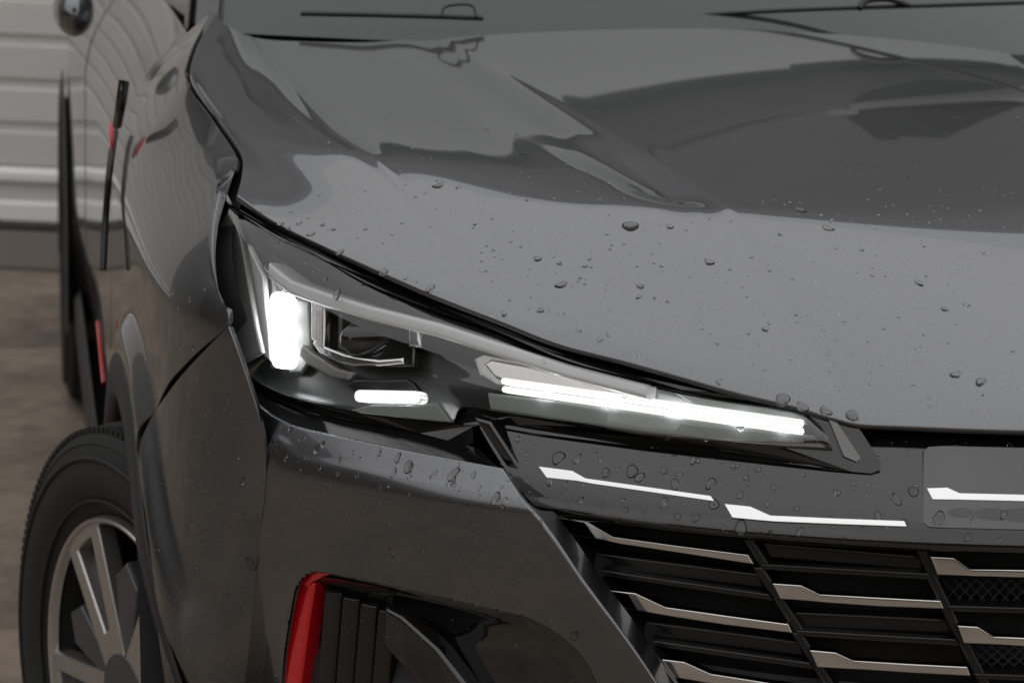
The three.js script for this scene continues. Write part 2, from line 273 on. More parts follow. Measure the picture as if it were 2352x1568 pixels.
{
  const e0 = edge3[0];
  const shut = [e0, onSide(561, 378).lerp(e0, 0.35), onSide(557, 352), onSide(500, 270), onSide(443, 192), onSide(439, 165), onSide(455, 110), onSide(495, 30)];
  const shutC = new THREE.CatmullRomCurve3(shut, false, 'centripetal');
  const a0 = edgeAt(-0.56), b0 = edgeAt(-0.30), c0 = edgeAt(0);
  const RA = slopeRail(a0.x, a0.y, a0.z, [[a0.z, -0.56], [-0.467, -0.618], [-0.66, -0.677], [-0.816, -0.711], [-1.4, -0.74]], [[0, 25], [0.03, 18], [0.1, 15.5], [0.34, 13.5], [0.40, 11], [0.45, 4.4], [0.55, 3.8], [1.2, 3.8]]);
  const RB = slopeRail(b0.x, b0.y, b0.z, [[b0.z, -0.30], [-0.25, -0.305], [-0.44, -0.322], [-0.82, -0.365], [-1.3, -0.43], [-1.42, -0.445]], [[0, 32], [0.03, 24], [0.1, 21], [0.3, 18], [0.35, 13], [0.39, 5], [0.46, 4.2], [0.8, 3.9], [1.35, 3.9]]);
  const RC = slopeRail(0, c0.y, c0.z, [[c0.z, 0], [-1.42, 0]], [[0, 32], [0.03, 22], [0.1, 18.5], [0.33, 15], [0.39, 11], [0.44, 7], [0.52, 5.8], [0.8, 5.4], [1.4, 5.3]]);
  const R0 = (v) => { const p = shutC.getPointAt(clamp(v, 0, 1)); p.y = lerp(p.y, lerp(shut[0].y, shut[7].y, (shut[0].z - p.z) / (shut[0].z - shut[7].z)), 0.5); return p; };
  const nv = 230, vs = []; for (let j = 0; j <= nv; j++) { const t = j / nv; vs.push(0.35 * t + 0.65 * t * t * (1.6 - 0.6 * t)); }
  const cols = [];
  const seg = (Pa, Pb, xa, xb, n, extra) => { for (let i = 0; i < n; i++) { const t = i / n, x = lerp(xa, xb, t), e = edgeAt(x), pa0 = Pa(0), pb0 = Pb(0), row = [];
    for (const v of vs) { const p = e.clone().add(Pa(v).sub(pa0).multiplyScalar(1 - t)).addScaledVector(Pb(v).sub(pb0), t); extra(p, t, v); row.push(p); } cols.push(row); } };
  const H0 = R0(1).y - R0(0).y, HA = RA(1).y - RA(0).y;
  seg(R0, RA, shut[0].x, -0.56, 80, (p, t, v) => {              // the flank beside the outer crease turns from the front slope to the flat along a slanting line
    const k = 2.0, sp = (x) => 0.06 * Math.log(1 + Math.exp(clamp(x / 0.06, -30, 30)));
    const prof = (tt) => { const vL = 0.46 * tt - 0.07, I = (w) => k * w - (k - 1) * (sp(w - vL) - sp(-vL)); return edgeAt(lerp(shut[0].x, -0.56, tt)).y + lerp(H0, HA, tt) * I(v) / I(1); };
    p.y = prof(t) + (RA(v).y - prof(1)) * t + (R0(v).y - prof(0)) * (1 - t);
  });
  seg(RA, RB, -0.56, -0.30, 110, (p, t, v) => {
    p.y -= 0.005 * 4 * t * (1 - t) * smooth(0, 0.9, v) + 0.0035 * (1 - Math.exp(-t * 0.27 / 0.03)) * (1 - smooth(0.15, 0.8, t)) * smooth(0.02, 0.2, v);
    const s = 1.33 * v, d = (1 - t) * 0.29;                       // the hollow beside the raised ridge
    const lat = d < 0.026 ? d / 0.026 : 0.5 + 0.5 * Math.cos(Math.PI * clamp((d - 0.026) / 0.08, 0, 1));
    p.y -= lat * 0.0125 * smooth(0.72, 0.48, s) * smooth(0.36, 0.45, s);
  });
  seg(RB, RC, -0.30, 0, 90, (p, t, v) => { const yb = RB(v).y, yc = RC(v).y; p.y += (yc - yb) * ((1 - (1 - t) ** 2) - t) * smooth(0.15, 0.5, v); });
  const cRow = vs.map((v) => RC(v)); const mir = cols.map((r) => r.map((p) => V(-p.x, p.y, p.z))).reverse();
  hoodGrid = [...cols, cRow, ...mir];
  part('hood', sheet(hoodGrid, { r: 0.003, depth: 0.006, out: V(0, 1, 0), wet: 'hood' }), M.paint, car, 'creased metallic grey bonnet panel');
  part('hood_liner', sheet(hoodGrid.filter((_, i) => i % 6 === 0).map((r) => r.filter((_, j) => j % 6 === 0).map((p) => p.clone().add(V(0, -0.045, -0.035)))), { out: V(0, 1, 0), depth: 0.12 }), M.black, car);
}

// ---------------------------------------------------------------- front wing, doors and the rear of the body side
const archC = V(0, 0.36, -0.9), archAt = (a, r, x) => V(x, archC.y + r * Math.sin(a), archC.z + r * Math.cos(a));
{
  // wing skin: a net over (length, height) between the bonnet shut line, the lamp edge, the bumper seam and the wheel opening
  const zy = (p) => new THREE.Vector2(p.z, p.y), cv = (L) => new THREE.SplineCurve(L);
  const top = cv([[508, 430], [533, 405], [543, 374], [538, 353], [484, 273], [427, 193], [423, 163], [441, 107], [481, 30]].map((p) => zy(onSide(...p))));
  const front = cv([[508, 430], [493, 507], [489, 583], [500, 663], [519, 745]].map((p) => zy(onSide(...p))).concat([[432, 826], [380, 887], [328, 967], [310, 1040]].map((p) => zy(onSide(...p)))));
  const end = front.points[front.points.length - 1], a0 = Math.atan2(end.y - 0.36, end.x + 0.9), arch = [], tr = top.points[top.points.length - 1];
  for (let k = 0; k <= 12; k++) { const t = lerp(a0, 2.9, k / 12), r = lerp(Math.hypot(end.y - 0.36, end.x + 0.9), 0.425, smooth(0, 0.3, k / 12)); arch.push(new THREE.Vector2(-0.9 + r * Math.cos(t), 0.36 + r * Math.sin(t))); }
  const low = cv(arch), be = arch[12], rear = cv([tr, new THREE.Vector2(-1.5, 1.05), new THREE.Vector2(-1.49, 0.85), new THREE.Vector2(-1.45, 0.62), be]);
  const nu = 110, nv = 90, g = [], c00 = top.getPoint(0), c10 = tr, c01 = end, c11 = be;
  for (let i = 0; i <= nu; i++) { const u = i / nu, T = top.getPointAt(u), B = low.getPointAt(u), row = [];
    for (let j = 0; j <= nv; j++) { const v = j / nv, L = front.getPointAt(v), R = rear.getPointAt(v);
      const f = (k) => (1 - v) * T[k] + v * B[k] + (1 - u) * L[k] + u * R[k] - ((1 - u) * (1 - v) * c00[k] + u * (1 - v) * c10[k] + (1 - u) * v * c01[k] + u * v * c11[k]);
      const z = f('x'), y = f('y'); row.push(V(side(y, z), y, z)); } g.push(row); }
  part('wing_liner', sheet(g.filter((_, i) => i % 5 === 0).map((r) => r.filter((_, j) => j % 5 === 0).map((p) => p.clone().add(V(0.022, -0.004, -0.012)))), { out: V(-1, 0, 0) }), M.black, car);
  part('front_wing', sheet(g, { r: 0.0015, depth: 0.006, out: V(-1, 0.2, 0.2), wet: 'wing' }), M.paint, car, 'dark grey front wing beside the headlight');
  // plastic lip round the wheel opening
  const A = []; for (let k = 0; k <= 50; k++) { const a = lerp(-0.35, Math.PI + 0.1, k / 50), fx = side(archC.y + 0.44 * Math.sin(a), archC.z + 0.44 * Math.cos(a)) - 0.001; A.push([archAt(a, 0.446, fx + 0.004), archAt(a, 0.440, fx - 0.002), archAt(a, 0.42, fx - 0.004), archAt(a, 0.392, fx - 0.004), archAt(a, 0.384, fx + 0.01), archAt(a, 0.384, fx + 0.1)]); }
  part('wheel_arch_trim', sheet(A, { out: V(-1, 0, 0) }), M.trim, car, 'matt dark plastic lip of the wheel opening');
  const L = []; for (let k = 0; k <= 30; k++) { const a = lerp(-0.5, Math.PI + 0.3, k / 30); L.push([archAt(a, 0.40, -0.95), archAt(a, 0.40, -0.62)]); }
  part('wheel_well', mergeGeometries([sheet(L, { out: V(0, -1, 0) }), box(0.02, 0.85, 0.9, -0.62, 0.42, -0.9)]), M.black, car);
  // doors and quarter panel: rails from the wing back to the tail
  const zz = []; for (let k = 0; k <= 80; k++) zz.push(lerp(-1.5, -4.35, k / 80));
  const low2 = (z) => { const d = z + 3.55; return Math.abs(d) < 0.42 ? Math.max(0.36, 0.36 + Math.sqrt(0.42 * 0.42 - d * d)) : 0.36; };
  const rs = []; for (let k = 0; k <= 12; k++) rs.push(zz.map((z) => { const y = lerp(1.15, low2(z), k / 12), in2 = 0.03 * smooth(0.6, 0.36, y); return V(side(y, z) + in2 * (Math.abs(z + 3.55) < 0.45 ? 0 : 1), y, z); }));
  const cut = (a, b) => rs.map((r) => r.slice(a, b + 1));
  part('front_door', sheet(across(cut(0, 30), 48), { r: 0.004, depth: 0.03, out: V(-1, 0, 0) }), M.paint, car);
  part('rear_door', sheet(across(cut(31, 54), 48), { r: 0.004, depth: 0.03, out: V(-1, 0, 0) }), M.paint, car);
  part('rear_quarter_panel', sheet(across(cut(55, 80), 48), { r: 0.004, depth: 0.03, out: V(-1, 0, 0), edges: 'NSW' }), M.paint, car);
  part('inner_body', mergeGeometries([box(1.66, 0.5, 1.9, 0, 0.82, -2.5), box(1.2, 0.5, 1.1, 0, 0.7, -0.9), box(1.6, 0.45, 1.0, 0, 0.95, -3.9), box(1.7, 0.2, 2.0, 0, 0.35, -2.2)]), M.black, car);
  const RA2 = []; for (let k = 0; k <= 40; k++) { const a = lerp(-0.2, Math.PI + 0.2, k / 40); const q = (r, x) => V(x, 0.36 + r * Math.sin(a), -3.55 + r * Math.cos(a)); RA2.push([q(0.46, -0.972), q(0.43, -0.978), q(0.395, -0.978), q(0.39, -0.96), q(0.39, -0.8)]); }
  part('wheel_arch_trim', sheet(RA2, { out: V(-1, 0, 0) }), M.trim, car, 'matt dark plastic lip of the rear wheel opening');
  part('side_sill', sheet([[-1.3, 0], [-3.15, 0]].map(([z]) => [V(-0.945, 0.38, z), V(-0.958, 0.36, z), V(-0.955, 0.27, z), V(-0.9, 0.24, z)]), { out: V(-1, 0, 0) }), M.trim, car);
}
{ // badge on the wing by the door gap, with its red accent
  const bp = (px, py, x) => at(px, py, 'x', x);
  const b = [bp(284, 186, -0.938), bp(277, 235, -0.942), bp(268, 285, -0.944)];
  const bd = part('side_badge', tube(b, 0.0075, 20, 8), M.gloss, car, 'black badge bar with red accent ahead of the door');
  part('badge_accent', new THREE.SphereGeometry(1, 16, 12).scale(0.004, 0.019, 0.028).rotateX(0.5).translate(...bp(255, 312, -0.949).toArray()), M.red, bd, 'small red accent');
  part('sill_accent', tube([bp(224, 740, -0.9595), bp(229, 790, -0.9595), bp(234, 840, -0.959), bp(238, 880, -0.959)], 0.0036, 20, 6), M.red, car, 'red accent line low on the door');
  part('door_gap_seal', tube([bp(263, 300, -0.941), bp(250, 400, -0.952), bp(242, 500, -0.957), bp(236, 620, -0.962)], 0.005, 30, 6), M.seal, car);
  const hp = bp(168, 22, -0.985);
  part('door_handle', new THREE.SphereGeometry(1, 20, 14).scale(0.035, 0.045, 0.11).translate(hp.x, hp.y, hp.z), M.paint, car, 'rear door pull handle');
}
// ---------------------------------------------------------------- headlight
const head = new THREE.Group(); head.name = 'headlight'; head.userData.label = 'lit LED headlight with clear cover'; car.add(head);
const MP = [[525, 482], [575, 548], [612, 612], [660, 650], [745, 680], [838, 708], [1000, 748], [1148, 796], [1300, 844], [1473, 888], [1650, 926], [1846, 962], [1898, 996]];
const rail = {
  T: { x: [527, 1893], y: yOf([[527, 474], [628, 541], [733, 590], [838, 648], [1007, 716], [1148, 764], [1297, 826], [1473, 874], [1650, 912], [1846, 946], [1893, 985]], true), g: GL(-0.012) },
  M: { x: [525, 1898], y: yOf(MP, true), g: GL(0.009) },
  O: { x: [492, 1906], y: yOf([[492, 600], [520, 680], [580, 760], [680, 810], [838, 838], [1000, 862], [1100, 880], [1200, 900], [1400, 930], [1600, 960], [1850, 998], [1906, 1015]], true), g: GL(0.016) },
  B: { x: [553, 1914], y: yOf([[553, 852], [598, 886], [649, 911], [712, 928], [838, 954], [965, 968], [1046, 976], [1052, 950], [1062, 938], [1102, 942], [1179, 955], [1341, 977], [1473, 999], [1649, 1016], [1824, 1030], [1914, 1036]]), g: GL(0.012) },
};
const railPx = (k, c) => { const r = rail[k], x = lerp(r.x[0], r.x[1], c); return [x, r.y(x)]; };
const NC = 150, cs = []; for (let i = 0; i <= NC; i++) cs.push(i / NC);
const lensRails = ['T', 'M', 'O', 'B'].map((k) => cs.map((c) => on(...railPx(k, c), rail[k].g)));
{
  const g = across(lensRails, 60, []);
  part('lens', sheet(g, { wet: 'lens' }), M.lens, head, 'clear cover glass');
  // bowl behind the glass, walls from the glass edge inward
  const inner = (k, o, sy) => cs.map((c) => { const p = railPx(k, c); return on(p[0], p[1] + sy, GL(o)); });
  const bowl = [lensRails[0].map((p) => p.clone().add(V(0, -0.004, -0.004))), inner('T', -0.05, 6), inner('M', -0.085, 20), inner('O', -0.085, 0), inner('B', -0.06, -10), inner('B', -0.02, -3), lensRails[3].map((p) => p.clone().add(V(0, 0.001, -0.004)))];
  part('housing', sheet(across(bowl, 36, [1, 4, 5])), M.housing, head, 'black lamp bowl');
}
const lampPx = (k) => cs.filter((_, i) => i % 3 === 0).map((c) => railPx(k, c));
{ // gloss black surround between the glass and the body
  const topL = lampPx('T'), botL = lampPx('B');
  const rim = [[527, 470], [562, 490], [628, 530], [733, 578], [838, 634], [1007, 704], [1148, 752], [1297, 815], [1473, 866], [1650, 904], [1846, 938], [1956, 966], [1980, 992], [2024, 1062], [2024, 1078], [2002, 1087], [1912, 1079], [1693, 1053], [1473, 1029], [1232, 998], [1104, 975], [1085, 980], [1088, 1018], [1070, 1022], [965, 995], [838, 974], [712, 950], [628, 918], [575, 878], [544, 850], [511, 752], [487, 663], [481, 583], [487, 507], [512, 452]];
  part('surround', plate(rim, [[...topL, ...botL.slice().reverse(), [510, 740], [490, 640], [490, 590], [505, 520]]], GL(-0.005), 0.01), M.gloss, head, 'gloss black surround of the lamp glass');
  part('end_cap', plate([[1906, 965], [1925, 972], [1978, 1052], [1968, 1060], [1940, 1048]], [], GL(0.001), 0.004), M.bezel, head);
}
// brow strip, painted pale for sky mirrored in the glass edge; lamp units
const lampMesh = (name, up, lo, o, n, mat, thick = 0.012, label, bevel = 0.003) => part(name, strip(up, lo, GL(o), n, thick, 4, bevel), mat, head, label);
function bulb(pts, o, power) { for (const q of pts) { const l = new THREE.PointLight(0xf6fbff, power, 0, 2); l.position.copy(on(q[0], q[1], GL(o))); l.castShadow = true; l.shadow.radius = 0.15; l.name = 'lamp_light'; head.add(l); } }
function areaLight(pts, o, power) { const p = pts.map((q) => on(q[0], q[1], GL(o))), c = p.reduce((a, b) => a.add(b), V()).multiplyScalar(0.25), w = p[1].distanceTo(p[0]), h = p[3].distanceTo(p[0]); const l = new THREE.RectAreaLight(0xf6fbff, power, w, h); l.position.copy(c); const ux = p[1].clone().sub(p[0]).normalize(), uy = p[0].clone().sub(p[3]).normalize(), nz = ux.clone().cross(uy).normalize(); if (nz.z < 0) nz.negate(); l.lookAt(c.clone().addScaledVector(nz, 1)); head.add(l); l.name = 'lamp_light'; return l; }
{
  const cap = (ax, ay, bx, by, h) => { const u = [], l = [], L = Math.hypot(bx - ax, by - ay), ex = (bx - ax) / L, ey = (by - ay) / L, r = h; const push = (d, k) => { u.push([ax + ex * d + ey * k, ay + ey * d - ex * k]); l.push([ax + ex * d - ey * k, ay + ey * d + ex * k]); };
    for (let i = 0; i <= 8; i++) { const a = i / 8 * Math.PI / 2; push(r * (1 - Math.cos(a)), h * (0.15 + 0.85 * Math.sin(a))); } const n = Math.max(2, Math.round(L / 25)); for (let i = 1; i < n; i++) push(r + (L - 2 * r) * i / n, h); for (let i = 8; i >= 0; i--) { const a = i / 8 * Math.PI / 2; push(L - r * (1 - Math.cos(a)), h * (0.15 + 0.85 * Math.sin(a))); } return [u, l]; };
  part('brow', strip(MP.slice(2, 10).map(([x, y]) => [x + 6, y + 1]), MP.slice(2, 10).map(([x, y], i) => [x + 4, y + 19 - i * 0.6]), GL(-0.004), 40, 0.03, 4, 0.004), M.brow, head, 'added brow strip, pale for the sky band on the glass edge');
  // upright running light; its reflector is coloured pale for the lamp glow
  lampMesh('reflector', [[554, 562], [568, 629], [578, 688], [589, 752], [597, 806]], [[567, 566], [599, 631], [605, 697], [613, 760], [617, 822]], -0.03, 14, M.paleGlow, 0.006, 'reflector blade beside the upright lamp, lamp glow painted pale');
  lampMesh('light_guide', [[606, 618], [612, 700], [618, 780], [622, 840]], [[646, 668], [652, 700], [660, 780], [664, 838]], -0.05, 14, M.guide, 0.004);
  lampMesh('inner_wall', [[664, 690], [690, 694], [705, 698]], [[666, 850], [690, 850], [712, 820]], -0.06, 10, M.tray, 0.004);
  { const [u, l] = cap(637, 671, 643, 845, 17.5); lampMesh('upright_light_bar', u, l, -0.032, 0, M.lampWhite, 0.014, 'upright white daytime light bar', 0.0005); }
  lampMesh('side_panel', [[512, 456], [495, 520], [490, 600], [499, 680], [519, 750], [549, 832]], [[532, 492], [549, 548], [561, 622], [572, 690], [582, 750], [594, 806]], -0.007, 16, M.bezel, 0.006);
  bulb([[639, 705], [641, 760], [643, 815]], -0.039, 0.004);
  areaLight([[630, 690], [648, 690], [652, 826], [634, 826]], -0.02, 1.5);
  // projector with bright brackets
  lampMesh('projector_window', [[744, 700], [800, 712], [900, 735], [952, 750]], [[745, 800], [800, 815], [880, 838], [945, 836]], -0.06, 14, M.gloss, 0.01, 'dark projector lens');
  part('projector_lens', new THREE.SphereGeometry(0.03, 32, 24).scale(1.25, 0.75, 0.6).translate(...on(860, 778, GL(-0.062)).toArray()), M.gloss, head, 'domed projector lens');
  lampMesh('bracket', [[717, 690], [728, 692]], [[716, 774], [727, 786]], -0.035, 8, M.chrome, 0.008, 'bright upright bracket of the projector');
  lampMesh('bracket', [[730, 692], [742, 697]], [[729, 788], [740, 796]], -0.033, 8, M.chrome, 0.008);
  lampMesh('bracket', [[730, 780], [742, 800], [790, 818], [822, 824], [870, 831], [920, 827]], [[722, 788], [738, 810], [780, 828], [815, 836], [870, 834], [920, 829]], -0.034, 24, M.bright, 0.008, 'bright curved lower bracket');
  lampMesh('bracket', [[942, 752], [961, 757]], [[942, 790], [961, 791]], -0.035, 4, M.chrome, 0.008);
  lampMesh('support', [[692, 800], [712, 815], [770, 850], [800, 858]], [[688, 815], [704, 830], [760, 862], [795, 866]], -0.045, 14, M.bezel, 0.01);
  lampMesh('light_guide', [[803, 884], [812, 876], [935, 875], [948, 882]], [[812, 896], [822, 899], [945, 897], [960, 899]], -0.05, 14, M.glossRough, 0.006, 'clear block behind the lower lamp');
  { const [u, l] = cap(814, 909, 965, 912, 13); lampMesh('low_light_bar', u, l, -0.03, 0, M.lamp, 0.014, 'short white lower light bar', 0.0005); }
  bulb([[850, 910], [930, 911]], -0.037, 0.0016);
  areaLight([[835, 907], [945, 909], [945, 914], [835, 912]], -0.018, 1.0);
  lampMesh('tray', [[850, 932], [960, 936], [1000, 930]], [[800, 944], [960, 962], [1030, 968]], -0.03, 10, M.tray, 0.004);
  // long sweeping light
  lampMesh('bezel', [[1094, 826], [1112, 817], [1300, 853], [1480, 893], [1600, 925]], [[1104, 858], [1140, 880], [1300, 898], [1480, 924], [1600, 940]], -0.05, 34, M.guide, 0.006, 'bright bezel of the long light bar');
  lampMesh('light_guide', [[1117, 838], [1130, 830], [1300, 862], [1480, 900]], [[1140, 866], [1155, 872], [1300, 889], [1480, 914]], -0.045, 24, M.chrome, 0.004, 'clear top of the long light guide');
  { const [u, l] = cap(1151, 874, 1847, 971, 6.4); lampMesh('long_light_bar', u, l, -0.028, 0, M.lamp, 0.014, 'upper row of the long white light bar', 0.0005); }
  { const [u, l] = cap(1153, 893, 1847, 990, 6.4); lampMesh('long_light_bar', u, l, -0.027, 0, M.lamp, 0.014, 'lower row of the long white light bar', 0.0005); }
  bulb([[1250, 907], [1400, 928], [1550, 949], [1700, 970], [1800, 984]], -0.034, 0.0016);
  areaLight([[1180, 894], [1830, 986], [1830, 990], [1180, 898]], -0.012, 1.2);
  lampMesh('tray', [[1125, 908], [1300, 930], [1500, 958], [1700, 984], [1870, 1004]], [[1130, 936], [1300, 962], [1500, 990], [1700, 1012], [1890, 1028]], -0.035, 30, M.tray, 0.004, 'grey floor below the long light bar');
  lampMesh('tray', [[1560, 906], [1700, 928], [1850, 952]], [[1600, 930], [1720, 950], [1850, 966]], -0.04, 12, M.tray, 0.004);
}

// ---------------------------------------------------------------- bumper
const bump = new THREE.Group(); bump.name = 'front_bumper'; car.add(bump);
{
  const NB = 170, cb = []; for (let i = 0; i <= NB; i++) cb.push(i / NB);
  const R = (pts, g) => { const y = yOf(pts, true), x0 = pts[0][0], x1 = pts[pts.length - 1][0]; return cb.map((c) => { const x = lerp(x0, x1, c); return on(x, y(x), g); }); };
  const rails = [
    R([[558, 866], [628, 920], [712, 950], [838, 975], [965, 997], [1070, 1022], [1100, 1030]], GL(-0.002)),
    R([[580, 926], [630, 962], [680, 983], [796, 1009], [970, 1044], [1152, 1077]], GB(0.050)),
    R([[588, 963], [630, 988], [690, 1010], [815, 1036], [990, 1070], [1167, 1100]], GB(0.0583)),
    R([[597, 1002], [640, 1016], [690, 1036], [835, 1063], [1015, 1097], [1181, 1122]], GB(0.0667)),
    R([[605, 1040], [680, 1062], [854, 1090], [1050, 1125], [1196, 1145]], GB(0.075)),
    R([[605, 1075], [700, 1098], [880, 1124], [1050, 1150], [1216, 1170]], GB(0.081)),
    R([[603, 1132], [700, 1152], [880, 1176], [1100, 1202], [1250, 1215]], GB(0.0835)),
    R([[594, 1230], [700, 1250], [900, 1280], [1100, 1300], [1328, 1330]], GB(0.083)),
    R([[580, 1400], [700, 1420], [900, 1440], [1200, 1460], [1435, 1475]], GB(0.077)),
    R([[562, 1570], [700, 1600], [900, 1640], [1200, 1670], [1573, 1685]], GB(0.067)),
  ];
  const ledge = rails.shift();                                   // bumper ledge under the lamp, coloured black for the dark surround it mirrors
  part('lamp_ledge', sheet(across([ledge, ledge.map((p, j) => p.clone().lerp(rails[0][j], 0.5).add(V(0, -0.001, 0))), rails[0].map((p) => p.clone().add(V(0, -0.0015, -0.001)))], 12)), M.gloss, bump, 'bumper ledge under the headlight, coloured black for its dark reflection');
  const g = across(rails, 140, []);
  // the air curtain opening pushes the lower face inward
  const hole = [[640, 1700], [650, 1520], [666, 1411], [680, 1345], [700, 1320], [725, 1312], [757, 1316], [904, 1345], [1124, 1396], [1233, 1426], [1325, 1491], [1372, 1568], [1430, 1700]].map((p) => new THREE.Vector2(...p));
  const curve = new THREE.SplineCurve(hole).getPoints(160);
  hole.length = 0; hole.push(...curve);
  const inside = (x, y) => { let c = false; for (let i = 0, j = hole.length - 1; i < hole.length; j = i++) { const a = hole[i], b = hole[j]; if ((a.y > y) !== (b.y > y) && x < (b.x - a.x) * (y - a.y) / (b.y - a.y) + a.x) c = !c; } return c; };
  const dist = (x, y) => { let m = 1e9; for (let i = 0; i + 1 < hole.length; i++) { const a = hole[i], b = hole[i + 1], dx = b.x - a.x, dy = b.y - a.y, t = clamp(((x - a.x) * dx + (y - a.y) * dy) / (dx * dx + dy * dy), 0, 1); m = Math.min(m, Math.hypot(x - a.x - dx * t, y - a.y - dy * t)); } return m; };
  const tri = (geo, keep) => { const ix = geo.index.array, p = geo.attributes.position, out = []; for (let i = 0; i < ix.length; i += 3) { const c = V(); for (let k = 0; k < 3; k++) c.add(V().fromBufferAttribute(p, ix[i + k])); const q = pix(c.multiplyScalar(1 / 3)); if (keep(q[0], q[1])) out.push(ix[i], ix[i + 1], ix[i + 2]); } const o = geo.clone(); o.setIndex(out); return o; };
  const near = (x, y) => { let m = 1e9, q = null; for (let i = 0; i + 1 < curve.length; i++) { const a = curve[i], b = curve[i + 1], dx = b.x - a.x, dy = b.y - a.y, t = clamp(((x - a.x) * dx + (y - a.y) * dy) / (dx * dx + dy * dy), 0, 1), d = Math.hypot(x - a.x - dx * t, y - a.y - dy * t); if (d < m) { m = d; q = [a.x + dx * t, a.y + dy * t]; } } return [m, q]; };
  const N0 = gridNormals(g);
  for (let i = 0; i < g.length; i++) for (let j = 0; j < g[0].length; j++) { const q = pix(g[i][j]); if (q[1] < 1280) continue; const [d, c] = near(q[0], q[1]); if (d < 3.2) { const r = rayOf(c[0], c[1]), n = N0[i][j]; g[i][j].copy(EYE.clone().addScaledVector(r, g[i][j].clone().sub(EYE).dot(n) / r.dot(n))); } }
  const full = sheet(g, { r: 0.004, depth: 0.03, wet: 'bumper', edges: 'NEW' });
  part('bumper_cover', tri(full, (x, y) => !inside(x, y)), M.paint, bump, 'painted bumper face below the headlight');
  // side of the bumper, from the corner crease back to the wheel opening
  const pc = (L) => new THREE.SplineCurve(L.map((p) => new THREE.Vector2(...p))).getSpacedPoints(90);
  const rearP = pc([[520, 753], [440, 836], [389, 897], [338, 977], [318, 1053], [336, 1201], [352, 1327], [368, 1502], [392, 1720]]);
  const frontP = pc([[524, 753], [552, 831], [589, 945], [606, 1030], [608, 1075], [607, 1130], [598, 1230], [584, 1400], [566, 1570], [555, 1720]]);
  const col = g.map((r) => r[0]).map((v3) => [pix(v3)[1], v3]).sort((a, b) => a[0] - b[0]);   // the cover's own corner edge, so that the two meet
  const edgeOf = (y) => { if (y <= col[0][0]) return null; let i = 0; while (i < col.length - 2 && y > col[i + 1][0]) i++; return col[i][1].clone().lerp(col[i + 1][1], clamp((y - col[i][0]) / (col[i + 1][0] - col[i][0] || 1), 0, 1)); };
  const off = frontP.map((f) => { const e = edgeOf(f.y), o = onSide(f.x, f.y, 0.0005); return e ? e.sub(o).multiplyScalar(smooth(1090, 1260, f.y)) : V(); });
  const cg = []; for (let i = 0; i <= 60; i++) cg.push(frontP.map((f, j) => { const r = rearP[j], t = i / 60, x = lerp(f.x, r.x, t), y = lerp(f.y, r.y, t); return onSide(x, y, 0.0005).addScaledVector(off[j], (1 - t) ** 1.3); }));
  part('bumper_corner', sheet(cg, { r: 0.0015, depth: 0.006, out: V(-1, 0, 0.6), wet: 'corner' }), M.paint, bump, 'dark side face of the bumper ahead of the wheel');
  const vl = []; for (let i = 0; i <= 40; i++) { const x = lerp(-0.86, 0, i / 40), z = Zp(x); vl.push([V(x, 0.70, z - 0.02), V(x, 0.60, z + 0.03), V(x, 0.45, z + 0.03), V(x, 0.30, z), V(x, 0.24, z - 0.08)]); }
  part('lower_valance', sheet(vl, { out: V(0, 0, 1) }), M.trim, bump, 'matt black lower edge of the bumper');
  // the recess: gloss black pocket with fins
  const pk = []; const y0 = 1290; for (let i = 0; i <= 60; i++) { const row = []; for (let j = 0; j <= 40; j++) { const x = lerp(625, 1450, i / 60), y = lerp(y0, 1690, j / 40), d = inside(x, y) ? dist(x, y) : -dist(x, y); row.push(on(x, y, GB(0.069 - 0.055 * smooth(-8, 90, d) * smooth(1450, 800, x) - 0.012 * smooth(-8, 40, d)))); } pk.push(row); }
  part('air_intake_pocket', tri(sheet(pk), (x, y) => inside(x, y) || dist(x, y) < 14), M.gloss, bump, 'gloss black pocket of the side air curtain');
  part('red_accent', strip([[688, 1331], [681, 1365], [667, 1440], [657, 1510], [640, 1640]], [[714, 1345], [712, 1365], [700, 1440], [691, 1510], [674, 1640]], GB(0.061), 24, 0.02, 5, 0.004), M.red, bump, 'red blade beside the air intake');
  part('red_accent', strip([[686, 1334], [702, 1320], [725, 1314], [757, 1318]], [[700, 1344], [712, 1334], [730, 1326], [745, 1322]], GB(0.066), 14, 0.01, 3, 0.002), M.red, bump, 'red cap of the blade');
  for (let k = 0; k < 4; k++) { const x = 748 + k * 41, y = 1363 + k * 15; part('fin', strip([[x, y], [x + 26, y + 6]], [[x - 26, 1690], [x + 2, 1690]], GB(0.047 - 0.004 * k), 6, 0.03, 12, 0.004), M.glossRough, bump); }
  part('blade', strip([[890, 1410], [918, 1425], [1000, 1500], [1110, 1640]], [[886, 1480], [905, 1500], [960, 1560], [1060, 1660]], GB(0.055), 20, 0.02, 5, 0.006), M.gloss, bump, 'gloss black diagonal blade in the intake');
}

